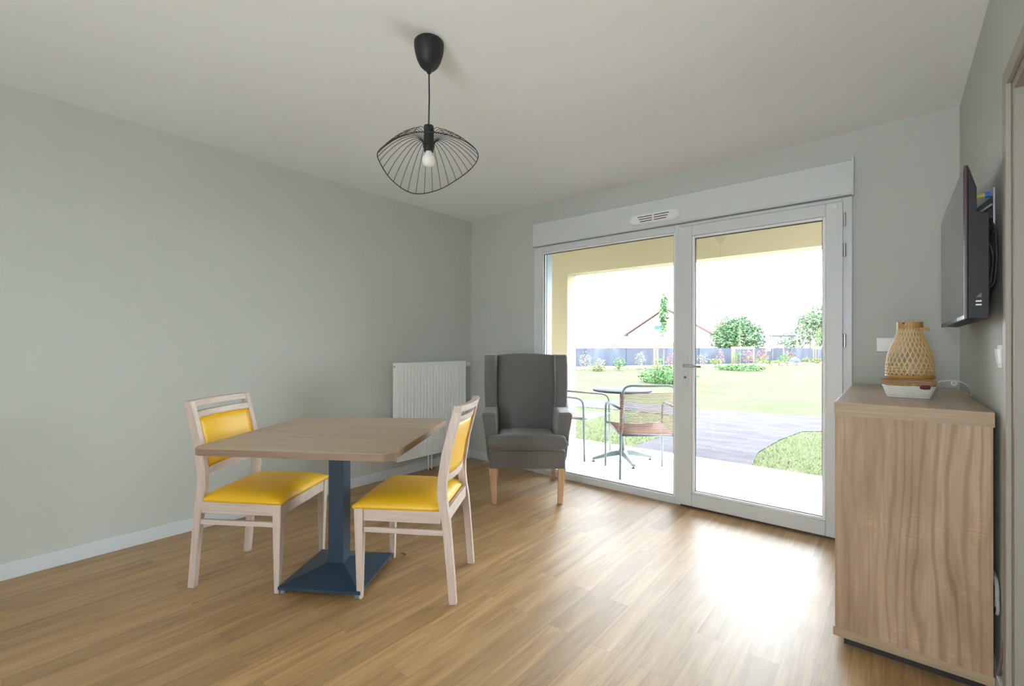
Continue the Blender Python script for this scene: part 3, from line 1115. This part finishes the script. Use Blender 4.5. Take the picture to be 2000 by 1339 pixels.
# ------------------------------------------------------------------ outside: terrace and porch
structure(MB().box(-4, 8, .25, 1.69, -.25, -.03).build('terrace', CONCRETE))
w = MB()
w.box(-4, 8, 1.39, 1.59, 2.078, 2.65)
structure(w.build('porch_beam', STUCCO))
structure(MB().box(-.35, .317, 1.39, 1.59, -.03, 2.078).build('porch_column', STUCCO))
structure(MB().box(-4, 8, .25, 1.7, 2.65, 2.85).build('porch_roof', STUCCO))
w = MB()
w.box(-4, -.2, .10, .25, -.03, 2.65)
w.box(W + .2, 8, .10, .25, -.03, 2.65)
structure(w.build('outer_wall', STUCCO))


# garden armchair of steel tube strung with rope
GTUBE = mat('grey_green_steel_tube', (.085, .11, .115), .4, .2)
ROPE = mat('terracotta_rope', (.20, .095, .075), .8)
ROPE2 = mat('faded_terracotta_rope', (.17, .105, .075), .8)
def make_garden_chair():
    # local +y = front, x = side, origin = centre of the feet
    root = empty('garden_armchair', (0, 0, 0))
    hf, hb = .285, .25
    yf, yb = .27, -.27
    R = .011
    f = MB()
    # back hoop: legs up to the back
    f.tube(round_path([(-hb, yb, 0), (-hb + .004, yb - .01, .42), (-hb + .012, yb - .055, .865), (0, yb - .075, .862), (hb - .012, yb - .055, .865), (hb - .004, yb - .01, .42), (hb, yb, 0)], .09, 8), R, 10)
    f.build('back_frame', GTUBE, root, smooth=True)
    for s in (-1, 1):
        f = MB()
        f.tube(round_path([(s * hf, yf, 0), (s * hf, yf - .015, .655), (s * (hb + .012), yb - .038, .66)], .09, 8), R, 10)
        f.build('arm_frame', GTUBE, root, smooth=True)
    f = MB()
    f.tube(round_path([(-hf + .006, yf - .01, .445), (-.12, yf - .02, .425), (.12, yf - .02, .425), (hf - .006, yf - .01, .445)], .1, 8), R * .9, 10)
    f.tube([(-hb, yb - .008, .415), (hb, yb - .008, .415)], R * .9, 10)
    for s in (-1, 1):
        f.tube([(s * (hf - .03), yf - .02, .437), (s * (hb - .015), yb - .008, .415)], R * .9, 10)
    f.build('seat_frame', GTUBE, root, smooth=True)
    # rope back
    rb = MB()
    for i in range(30):
        t = i / 29
        z = .44 + .36 * t
        x = hb - .006 - .008 * (z - .42) / .44
        y = yb - .012 - .045 * (z - .42) / .44
        rb.tube([(-x, y, z), (-x * .5, y - .008, z - .004), (0, y - .011, z - .006), (x * .5, y - .008, z - .004), (x, y, z)], .0034, 6)
    rb.build('rope_back', ROPE2, root, smooth=True, )
    for s in (-1, 1):
        wr = MB()
        for i in range(30):
            z = .44 + .36 * i / 29
            x = s * (hb - .006 - .008 * (z - .42) / .44)
            y = yb - .012 - .045 * (z - .42) / .44
            wr.lathe([(R * 1.1, -.0045), (R * 1.5, -.003), (R * 1.5, .003), (R * 1.1, .0045)], (x, y, z), 10)
        wr.build('rope_wrap', ROPE, root, smooth=True)
    rs = MB()
    for i in range(44):
        t = i / 43
        y = yb + .01 + (yf - .04 - yb) * t
        x = hb - .015 + (hf - .03 - hb + .015) * t
        z = .418 + .022 * t
        rs.tube([(-x, y, z + .008), (-x * .5, y, z - .006), (0, y, z - .012), (x * .5, y, z - .006), (x, y, z + .008)], .0048, 6)
    rs.build('rope_seat', ROPE, root, smooth=True)
    return root
g1 = make_garden_chair()
g2 = copy_tree(g1)
g1.location = (1.600, .683, -.03)
g1.rotation_euler.z = math.radians(128.2 - 90)
tag(g1, 'rope-strung garden armchair with its back to the glass, nearer the mullion', 'garden chair', 'rope garden armchairs on the terrace')
g2.location = (.69, 1.012, -.03)
g2.rotation_euler.z = math.radians(-90)
tag(g2, 'rope-strung garden armchair seen side-on, half hidden by the grey armchair', 'garden chair', 'rope garden armchairs on the terrace')

gt = empty('bistro_table', (1.245, 1.02, -.03), math.radians(2))
tag(gt, 'small round grey metal bistro table with a four-star foot on the terrace', 'garden table')
MB().lathe([(.001, .735), (.298, .735), (.306, .740), (.306, .752), (.298, .757), (.001, .757)], (0, 0, 0), 56).build('tabletop', mat('slate_laminate', (.035, .04, .048), .85, spec=.15), gt, bevel=.001)
MB().tube([(0, 0, .10), (0, 0, .736)], .026, 20).build('column', GTUBE, gt, smooth=True)
MB().lathe([(.001, .06), (.05, .06), (.055, .10), (.035, .125), (.001, .126)], (0, 0, 0), 24).build('hub', GTUBE, gt)
for k in range(4):
    a = math.radians(45 + 90 * k)
    ca, sa = math.cos(a), math.sin(a)
    rings = []
    for r, z0, z1, hw in ((.02, .065, .115, .030), (.12, .055, .105, .026), (.24, .035, .068, .022), (.325, .022, .042, .022)):
        rings.append([(r * ca - hw * sa, r * sa + hw * ca, z0), (r * ca + hw * sa, r * sa - hw * ca, z0), (r * ca + hw * .5 * sa, r * sa - hw * .5 * ca, z1), (r * ca - hw * .5 * sa, r * sa + hw * .5 * ca, z1)])
    lg = MB().loft(rings).build('leg', GTUBE, gt, bevel=.002)
    MB().lathe([(.018, 0), (.018, .008), (.006, .010), (.006, .026)], (.312 * ca, .312 * sa, 0), 12).build('levelling_foot', DARKP, lg)

# ------------------------------------------------------------------ garden ground
LAWN = mat('mown_lawn', (.12, .15, .04), .95, spec=.1)
v_ = coords(LAWN)
setc(LAWN, mix(LAWN, ramp(LAWN, noise(LAWN, v_, .9, 6, .6), [(.3, (.028, .0355, .0135)), (.6, (.041, .046, .024))]),
               ramp(LAWN, noise(LAWN, v_, 14, 5, .7), [(.35, (.80, .9, .7)), (.65, (1.1, 1.08, 1.15))]), 1.0, 'MULTIPLY'))
bump(LAWN, noise(LAWN, v_, 60, 3), .6, .02)
GRAVEL = mat('grey_gravel_path', (.2, .2, .21), .95, spec=.1)
v_ = coords(GRAVEL)
setc(GRAVEL, mix(GRAVEL, ramp(GRAVEL, noise(GRAVEL, v_, 90, 4, .8), [(.38, (.010, .010, .014)), (.60, (.041, .039, .050))]),
                 ramp(GRAVEL, noise(GRAVEL, coords(GRAVEL, (1.2, 5, 1), (0, 0, .25)), 1.0, 6, .7), [(.40, (1, 1, 1)), (.64, (1.7, 1.65, 1.5))]), 1.0, 'MULTIPLY'))
structure(MB().box(-60, 60, 1.69, 62, -.3, -.085).build('lawn', LAWN))
path_pts = [(.93, 1.69), (1.00, 2.9), (1.02, 4.0), (.80, 4.62), (.30, 4.80), (-.45, 4.85), (-1.6, 4.66), (-3.2, 4.40), (-9, 3.6), (-9, 4.8),
            (-4.5, 5.30), (-2.267, 5.80), (-1.05, 6.15), (.51, 5.93), (2.50, 6.35), (4.5, 6.6), (9, 7.2), (9, 5.6), (4.5, 5.0), (2.66, 4.72), (2.42, 4.50), (2.28, 3.6), (2.22, 2.6), (2.33, 1.69)]
structure(MB().prism([(x, y) for x, y in path_pts], lambda x, y: (x, y, -.10), lambda x, y: (x, y, -.076)).build('garden_path', GRAVEL))
def in_path(x, y):
    c = False
    n = len(path_pts)
    for i in range(n):
        (x0, y0), (x1, y1) = path_pts[i], path_pts[(i + 1) % n]
        if (y0 > y) != (y1 > y) and x < (x1 - x0) * (y - y0) / (y1 - y0) + x0: c = not c
    return c
GRASS = mat('grass_blades', (.21, .27, .11), .8, spec=.2)
gb = bmesh.new()
rnd = random.Random(3)
cnt = 0
while cnt < 15000:
    y = 1.72 + 5.6 * rnd.random() ** 1.5
    x = rnd.uniform(-3.0, 4.2)
    if x < -y * .6 - .8: continue
    if in_path(x, y): continue
    if rnd.random() < (y - 3.5) / 3.8: continue
    cnt += 1
    h = rnd.uniform(.015, .04)
    a = rnd.uniform(0, 2 * PI)
    wdt = rnd.uniform(.003, .006)
    dx_, dy_ = math.cos(a) * wdt, math.sin(a) * wdt
    lx_, ly_ = rnd.uniform(-.025, .025), rnd.uniform(-.025, .025)
    v1 = gb.verts.new((x - dx_, y - dy_, -.088)); v2 = gb.verts.new((x + dx_, y + dy_, -.088)); v3 = gb.verts.new((x + lx_, y + ly_, -.088 + h))
    gb.faces.new((v1, v2, v3))
me = bpy.data.meshes.new('grass'); gb.to_mesh(me); gb.free(); me.materials.append(GRASS)
go = bpy.data.objects.new('grass', me); col.objects.link(go)
tag(go, 'short green grass growing along the terrace edge and the gravel path', 'grass', kind='stuff')


# ------------------------------------------------------------------ fence
FA = Vector((-10.677, 19.443, 0)); FD = Vector((10.1, 19.3, 0)).normalized()
FN = Vector((FD.y, -FD.x, 0))
MESHF = mat('dark_mesh_windbreak', (.055, .066, .105), .8, spec=.2)
v_ = coords(MESHF)
setc(MESHF, mix(MESHF, ramp(MESHF, noise(MESHF, coords(MESHF, (3, 3, 14)), 1.0, 4), [(.3, (.042, .049, .075)), (.7, (.059, .067, .092))]),
                ramp(MESHF, noise(MESHF, coords(MESHF, (1.2, 1.2, .4)), 1.0, 3), [(.45, (1, 1, 1)), (.7, (1.5, 1.5, 1.45))]), 1.0, 'MULTIPLY'))
fe = empty('garden_fence', (FA.x, FA.y, -.085), math.atan2(FD.y, FD.x))
tag(fe, 'long dark blue-grey screened mesh fence closing off the far side of the lawn', 'fence')
MB().box(-14, 34, -.012, .012, .02, 1.07).build('screen_panel', MESHF, fe)
POST = mat('dark_fence_post', (.03, .035, .05), .5)
x = -13.9
while x < 34:
    MB().box(x - .03, x + .03, -.05, -.012, 0, 1.10).build('post', POST, fe)
    x += 2.9
MB().box(-14, 34, -.02, .02, 1.07, 1.085).build('top_wire', POST, fe)

# flower bed edging in front of the fence
SOIL = mat('bed_soil', (.20, .14, .08), .95)
setc(SOIL, ramp(SOIL, noise(SOIL, coords(SOIL), 3, 6, .7), [(.35, (.16, .09, .045)), (.6, (.36, .27, .15))]))
b0 = FA + FN * 2.6
P = []
for k in range(30):
    s = -12 + k * 1.5
    P.append((s, 2.9 + .25 * math.sin(k * 1.3) - max(0, s) * .02))
w = MB()
poly = [(s, -d) for s, d in P] + [(P[-1][0], -.3), (P[0][0], -.3)]
bed = w.prism(poly, lambda x, y: (x, y, -.05), lambda x, y: (x, y, .03)).build('flower_bed', SOIL)
bed.location = (FA.x, FA.y, -.085)
bed.rotation_euler.z = math.atan2(FD.y, FD.x)
structure(bed)


# ------------------------------------------------------------------ foliage
def leafmat(name, a, b, scale=2.0):
    m = mat(name, a, .8, spec=.15)
    setc(m, ramp(m, noise(m, coords(m), scale, 4, .7), [(.35, a), (.65, b)]))
    return m
def foliage(name, blobs, n, size, m, parent, seed, flat=.8):
    """leaf quads scattered through the outer part of ellipsoid blobs [(cx,cy,cz,rx,ry,rz)]"""
    r = random.Random(seed)
    bm = bmesh.new()
    tot = sum(b[3] * b[4] * b[5] for b in blobs)
    for b in blobs:
        k = int(n * b[3] * b[4] * b[5] / tot)
        for _ in range(k):
            d = Vector((r.gauss(0, 1), r.gauss(0, 1), r.gauss(0, 1))).normalized()
            q = r.random() ** .33 * (1 + r.gauss(0, .06))
            p = Vector((b[0] + d.x * b[3] * q, b[1] + d.y * b[4] * q, b[2] + d.z * b[5] * q))
            if p.z < .01: p.z = .01 + abs(p.z) * .1
            u = Vector((r.gauss(0, 1), r.gauss(0, 1), r.gauss(0, .6))).normalized()
            v = u.cross(Vector((r.gauss(0, 1), r.gauss(0, 1), r.gauss(0, 1)))).normalized()
            s = size * r.uniform(.6, 1.3)
            q4 = [p - u * s, p - v * s * flat * .5, p + u * s, p + v * s * flat * .5]
            bm.faces.new([bm.verts.new(x) for x in q4])
    me = bpy.data.meshes.new(name); bm.to_mesh(me); bm.free(); me.materials.append(m)
    o = bpy.data.objects.new(name, me); col.objects.link(o); o.parent = parent
    return o
STAKE = mat('peeled_pine_stake', (0.2175, 0.1479, 0.09135), .8)
BARK = mat('grey_brown_bark', (.20, .15, .11), .9)
LEAFG = leafmat('fresh_green_leaves', (0.0522, 0.1305, 0.0435), (0.0957, 0.174, 0.0696))
LEAFY = leafmat('yellow_green_leaves', (0.087, 0.1305, 0.0435), (0.1392, 0.174, 0.0783))
LEAFD = leafmat('deep_green_leaves', (0.03915, 0.1044, 0.0522), (0.1218, 0.1653, 0.0783), 1.2)
LEAFP = leafmat('pale_green_leaves', (0.0957, 0.1479, 0.0783), (0.1479, 0.1914, 0.1131))
LEAFR = leafmat('reddish_leaves', (0.2088, 0.0957, 0.087), (0.174, 0.1479, 0.1218))
LEAFS = leafmat('silvery_leaves', (0.1392, 0.1479, 0.1392), (0.1914, 0.1914, 0.174))
GZ = -.085
VR = Vector((rt.x, rt.y, 0)); VF = Vector((fw.x, fw.y, 0)).normalized()

# staked young trees: (location, post spacing, post height, trunk height, leaf column)
def staked(loc, rot, hw, hh, trunk, leafs, label, posts, bar=.10, n=350, tuft=None, seed=1, leafm=None):
    fr_ = empty('tree_stake_frame', (loc[0], loc[1], GZ), rot)
    tag(fr_, label[0], 'tree stakes', 'wooden stake frames around the young trees')
    for (x, y) in posts:
        MB().lathe([(.035, -.05), (.035, hh - .02), (.028, hh)], (x, y, 0), 10).build('post', STAKE, fr_, smooth=True)
    for i in range(len(posts)):
        a, b = posts[i], posts[(i + 1) % len(posts)]
        d = Vector((b[0] - a[0], b[1] - a[1], 0)); d.normalize(); nrm = Vector((-d.y, d.x, 0)) * .02
        A = Vector((a[0], a[1], hh - .05)) - d * .05; B_ = Vector((b[0], b[1], hh - .05)) + d * .05
        u = Vector((0, 0, bar / 2))
        MB().hexa([A - nrm - u, B_ - nrm - u, B_ + nrm - u, A + nrm - u, A - nrm + u, B_ - nrm + u, B_ + nrm + u, A + nrm + u]).build('crossbar', STAKE, fr_)
    t = empty('young_tree', (loc[0], loc[1], GZ))
    tag(t, label[1], 'tree', 'young trees held by stake frames')
    MB().tube([(0, 0, 0), (.02, 0, trunk * .4), (-.01, .01, trunk * .7), (.01, 0, trunk)], [.022, .02, .014, .006], 7).build('trunk', BARK, t, smooth=True)
    foliage('leaves', leafs, n, .075, leafm or LEAFG, t, seed)
staked((-2.62, 12.0), math.radians(42), .3, 1.33, 2.9, [(0, 0, 1.95, .10, .10, .35), (0, 0, 2.35, .16, .16, .35), (.02, 0, 2.75, .12, .12, .28)],
       ('pine stake frame nearest the terrace, seen in the left pane', 'slender young tree with a leafy column rising from the nearest stake frame'),
       [(-.40, -.28), (.40, -.28), (0, .55)], .15, 420, None, 11)
staked((-2.60, 22.2), math.radians(40), .5, 1.20, 2.7, [(0, 0, 1.6, .08, .08, .3), (0, 0, 2.1, .10, .10, .25)],
       ('pine stake frame over the green tuft, in front of the big round tree', 'bare thin sapling in the stake frame before the big round tree'),
       [(-.55, -.30), (.55, -.30), (0, .6)], .12, 40, None, 12)
staked((-3.05, 33.0), math.radians(38), .5, 1.25, 2.6, [(0, 0, 1.9, .10, .10, .3)],
       ('pine stake frame with a small pale label, to the right of the big round tree', 'bare thin sapling in the stake frame right of the big round tree'),
       [(-.60, -.30), (.60, -.30), (0, .6)], .12, 30, None, 13)
staked((-.60, 35.4), math.radians(30), .5, 1.14, 2.3, [(0, 0, 1.8, .10, .10, .3)],
       ('farthest pine stake frame, cut by the right edge of the door glass', 'sapling in the farthest stake frame at the right edge of the door glass'),
       [(-.45, -.30), (.65, -.30), (.1, .6)], .12, 30, None, 14)
nl = MB().box(-.10, .10, -.01, .01, -.12, .12).build('tree_label', mat('pale_blue_label', (.30, .55, .75), .5))
nl.location = (-3.20, 32.7, .92)
tag(nl, 'small pale blue label tied to a tree stake frame', 'label')

def tuft(loc, rx, ry, rz, n, m, seed, label, name='grass_tuft', cat='plant', size=.06):
    t = empty(name, (loc[0], loc[1], GZ))
    tag(t, label, cat, 'plants growing in the garden')
    foliage('leaves', [(0, 0, rz * .45, rx, ry, rz * .6)], n, size, m, t, seed)
tuft((-2.45, 11.9), .95, .8, .55, 1500, LEAFG, 21, 'wide leafy green clump around the nearest stake frame', size=.06)
tuft((-2.60, 22.0), 1.25, .8, .32, 900, LEAFG, 22, 'low green clump at the foot of the stake frame before the round tree', size=.07)
tuft((-2.35, 30.4), 1.1, .6, .30, 500, LEAFY, 23, 'low pale green clump at the foot of the labelled stake frame', size=.08)
tuft((-.45, 34.6), .6, .4, .4, 300, LEAFY, 24, 'pale green clump at the foot of the farthest stake frame', size=.08)

SH = [((-8.90, 17.4), .32, .85, LEAFS, 'pinkish-white twiggy shrub first from the porch column', 160),
      ((-7.75, 17.0), .30, .62, LEAFS, 'thin greyish-green shrub second from the porch column', 110),
      ((-7.62, 16.4), .36, .34, LEAFY, 'low bright green mound third from the porch column', 220),
      ((-7.05, 17.6), .30, .62, LEAFG, 'upright green shrub fourth from the porch column', 200),
      ((-6.75, 19.4), .28, .90, LEAFS, 'tall whitish twiggy shrub left of the nearest stake frame', 140),
      ((-6.35, 20.8), .30, .60, LEAFG, 'small green shrub seen between the nearest stakes', 170),
      ((-6.00, 21.8), .30, .85, LEAFR, 'reddish twiggy shrub seen between the nearest stakes', 110),
      ((-5.95, 27.0), .35, .75, LEAFS, 'pale shrub just right of the door handle', 120),
      ((-5.35, 27.6), .42, .42, LEAFY, 'low yellow-green mound right of the door handle', 220),
      ((-5.35, 28.8), .30, .95, LEAFR, 'red-leaved shrub left of the second stake frame', 130),
      ((-4.55, 29.5), .30, .95, LEAFG, 'upright green shrub just inside the second stake frame', 170),
      ((-4.05, 30.6), .50, .95, LEAFR, 'broad reddish shrub inside the second stake frame', 190),
      ((-3.10, 29.6), .42, .50, LEAFY, 'low green mound right of the second stake frame', 160),
      ((-3.45, 31.9), .40, 1.00, LEAFR, 'red-leaved shrub between the second and third stake frames', 150),
      ((-2.25, 32.4), .45, .75, LEAFG, 'green shrub at the right leg of the labelled stake frame', 200),
      ((-2.15, 33.9), .40, 1.00, LEAFR, 'pink-leaved shrub right of the labelled stake frame', 150),
      ((-1.95, 34.6), .40, .40, LEAFY, 'low green mound right of the dark boulder', 130),
      ((-1.15, 34.0), .30, .45, LEAFY, 'yellow-green mound left of the farthest stake frame', 200)]
for i, ((x, y), r_, h_, m_, lab, n_) in enumerate(SH):
    t = empty('shrub', (x, y, GZ))
    tag(t, lab, 'shrub', 'shrubs in the bed along the fence')
    foliage('leaves', [(0, 0, h_ * .55, r_, r_, h_ * .5)], n_, .07, m_, t, 40 + i)
    MB().tube([(0, 0, 0), (.01, 0, h_ * .6)], .015, 6).build('stem', BARK, t)
bl = MB()
bmesh.ops.create_icosphere(bl.bm, subdivisions=2, radius=.3)
for v in bl.bm.verts:
    v.co = Vector((v.co.x * 1.2, v.co.y, v.co.z * .8)) * (1 + .15 * math.sin(v.co.x * 11 + v.co.y * 7 + v.co.z * 9))
bo = bl.build('boulder', mat('blue_grey_stone', (.06, .08, .13), .8), smooth=True)
bo.location = (-1.75, 33.4, .12)
tag(bo, 'dark blue-grey boulder in the flower bed by the fence', 'rock')
# edging stones of the bed
for i in range(34):
    k = -3.0 + i * .62
    p = FA + FD * k + FN * (2.95 + .2 * math.sin(i))
    s = MB()
    bmesh.ops.create_icosphere(s.bm, subdivisions=1, radius=.16)
    rs_ = random.Random(i)
    for v in s.bm.verts:
        v.co = Vector((v.co.x * 1.5, v.co.y, v.co.z * .8)) * rs_.uniform(.85, 1.1)
    so = s.build('edging_stone', SOIL)
    so.location = (p.x, p.y, GZ + .06)
    so.rotation_euler.z = rs_.uniform(0, 3)
    tag(so, 'tan edging stone in the row along the flower bed', 'stone', 'edging stones along the flower bed')

# trees beyond the fence
def big_tree(name, loc, blobs, n, size, m, trunk_h, label, seed, tr=.12):
    t = empty(name, (loc[0], loc[1], GZ))
    tag(t, label, 'tree', 'trees beyond the fence')
    foliage('crown', blobs, n, size, m, t, seed)
    MB().tube([(0, 0, 0), (.1, 0, trunk_h * .5), (0, 0, trunk_h)], [tr, tr * .8, tr * .4], 8).build('trunk', BARK, t, smooth=True)
def at(depth, lat):  # a point in front of the window, metres from the camera position
    p = Vector((3.4562, -3.4822, 0)) + VF * depth + VR * lat
    return (p.x, p.y)
rb = random.Random(5)
bl_ = [(0, 0, 2.1, 2.7, 2.2, 1.8), (-.3, 0, 3.2, 1.7, 1.6, 1.3), (.9, 0, 2.2, 1.8, 1.6, 1.4), (-1.3, 0, 2.0, 1.5, 1.5, 1.3), (.2, 0, 3.85, .9, .9, .75)]
for k in range(10):
    a = rb.uniform(0, 2 * PI)
    bl_.append((2.0 * math.cos(a) * rb.uniform(.5, 1), rb.uniform(-1, 1), 2.2 + 1.1 * math.sin(a) + rb.uniform(-.2, .3), .6, .6, .5))
bl_ = [(x * VR.x * .9, x * VR.y * .9 + y * .9, z * .91, rx * .9, ry * .9, rz * .9) for x, y, z, rx, ry, rz in bl_]
big_tree('round_tree', at(41.5, 20.35), bl_, 5200, .16, LEAFD, 2.5, 'large round leafy green tree standing right behind the fence', 71)
bl_ = [(0, 0, 3.6, 1.9, 1.8, 1.8), (1.4, 0, 4.5, 2.0, 1.8, 1.9), (-1.5, 0, 2.0, 1.8, 1.6, 1.2), (2.6, 0, 3.0, 2.0, 2.0, 2.2), (-2.8, 0, 1.4, 1.3, 1.3, .8)]
bl_ = [(x * VR.x, x * VR.y + y, z, rx, ry, rz) for x, y, z, rx, ry, rz in bl_]
big_tree('spreading_tree', at(55, 35.6), bl_, 5200, .20, LEAFP, 3.0, 'tall pale green spreading tree at the right edge of the door glass', 72)
bl_ = [(0, 0, 1.7, 1.1, 1.1, 1.5)]
big_tree('small_tree', at(48, 32.7), bl_, 900, .15, LEAFY, 1.6, 'small yellow-green tree in front of the tall pale tree', 73)
big_tree('bush_behind_fence', at(33, 7.65), [(0, 0, .85, .75, .6, .62)], 500, .09, LEAFY, .8, 'low yellow-green bush showing over the fence near the porch column', 74, .04)

# ------------------------------------------------------------------ house beyond the fence
HWALL = mat('white_house_render', (.85, .85, .84), .9)
HROOF = mat('pale_pink_roof_tile', (0.1348, 0.1061, 0.1027), .85)
HEDGE = mat('red_verge_tile', (0.1914, 0.06525, 0.05655), .8)
hs = empty('house', (*at(50, 16.6), GZ))
tag(hs, 'white gabled house with red-edged roof and blue window beyond the fence', 'house')
gx = (VR * 8 - VF * 5).normalized()          # along the gable wall
gd = Vector((-gx.y, gx.x, 0))                # away from the viewer
def hp(a, d, z): return gx * a + gd * d + Vector((0, 0, z))
AP, EL, ER = 5.42, (-4.6, 2.40), (5.7, 2.00)
pl = [(EL[0] + .5, 0), (ER[0] - .5, 0), (ER[0] - .5, ER[1] + .1), (0, AP - .25), (EL[0] + .5, EL[1] + .1)]
MB().prism(pl, lambda a, z: hp(a, .3, z), lambda a, z: hp(a, 19, z)).build('gable_wall', HWALL, hs)
for e0 in (EL, ER):
    pl = [(0, AP), (e0[0], e0[1]), (e0[0], e0[1] - .12), (0, AP - .12)]
    MB().prism(pl, lambda a, z: hp(a, 0, z), lambda a, z: hp(a, 20, z)).build('roof_slope', HROOF, hs)
    pl = [(0, AP + .06), (e0[0], e0[1] + .06), (e0[0], e0[1] - .12), (0, AP - .12)]
    MB().prism(pl, lambda a, z: hp(a, -.07, z), lambda a, z: hp(a, -.01, z)).build('verge', HEDGE, hs)
MB().prism([(-1.15, 3.0), (-.35, 3.0), (-.35, 3.42), (-1.15, 3.42)], lambda a, z: hp(a, .2, z), lambda a, z: hp(a, .31, z)).build('window', mat('blue_window', (.008, .07, .32), .5), hs)
MB().prism([(-1.3, 2.72), (3.4, 2.72), (3.4, 2.78), (-1.3, 2.78)], lambda a, z: hp(a, .1, z), lambda a, z: hp(a, .3, z)).build('balcony_rail', mat('lilac_rail', (.16, .15, .19), .6), hs)
# cross wing with a roof slope facing the garden and a chimney
def hq(lat, dep, z): return VR * (lat - 16.6) + VF * (dep - 50) + Vector((0, 0, z))
MB().hexa([hq(21, 55.6, 3.5), hq(27.2, 55.6, 3.5), hq(26.4, 59, 5.75), hq(21.5, 59, 5.75),
           hq(21, 55.6, 3.62), hq(27.2, 55.6, 3.62), hq(26.4, 59, 5.87), hq(21.5, 59, 5.87)]).build('wing_roof', HROOF, hs)
MB().hexa([hq(21.3, 56, 0), hq(27, 56, 0), hq(27, 59, 0), hq(21.3, 59, 0), hq(21.3, 56, 3.6), hq(27, 56, 3.6), hq(26.3, 59, 5.6), hq(21.6, 59, 5.6)]).build('wing_wall', HWALL, hs)
def hbox(a, b, c, d, e, f): return MB().hexa([hq(a, c, e), hq(b, c, e), hq(b, d, e), hq(a, d, e), hq(a, c, f), hq(b, c, f), hq(b, d, f), hq(a, d, f)])
ch = hbox(25.7, 26.5, 58.4, 59.2, 5.2, 6.0).build('chimney', HWALL, hs)
hbox(25.55, 26.65, 58.3, 59.3, 6.18, 6.26).build('chimney_cap', mat('dark_cap', (.05, .05, .07), .6), ch)
for la in (25.65, 26.45):
    hbox(la, la + .08, 58.4, 58.5, 5.98, 6.19).build('cap_leg', BARK, ch)
# flat carport roof to the right of the round tree
cp = empty('carport', (*at(44, 26.0), GZ))
tag(cp, 'low dark flat-roofed carport just right of the big round tree', 'carport')
MB().box(-1.0, 1.2, -1.5, 1.5, 2.12, 2.25).build('flat_roof', mat('dark_roof_sheet', (.05, .05, .06), .6), cp)
for x in (-.9, 1.1):
    MB().box(x - .05, x + .05, -.05, .05, 0, 2.12).build('post', HWALL, cp)
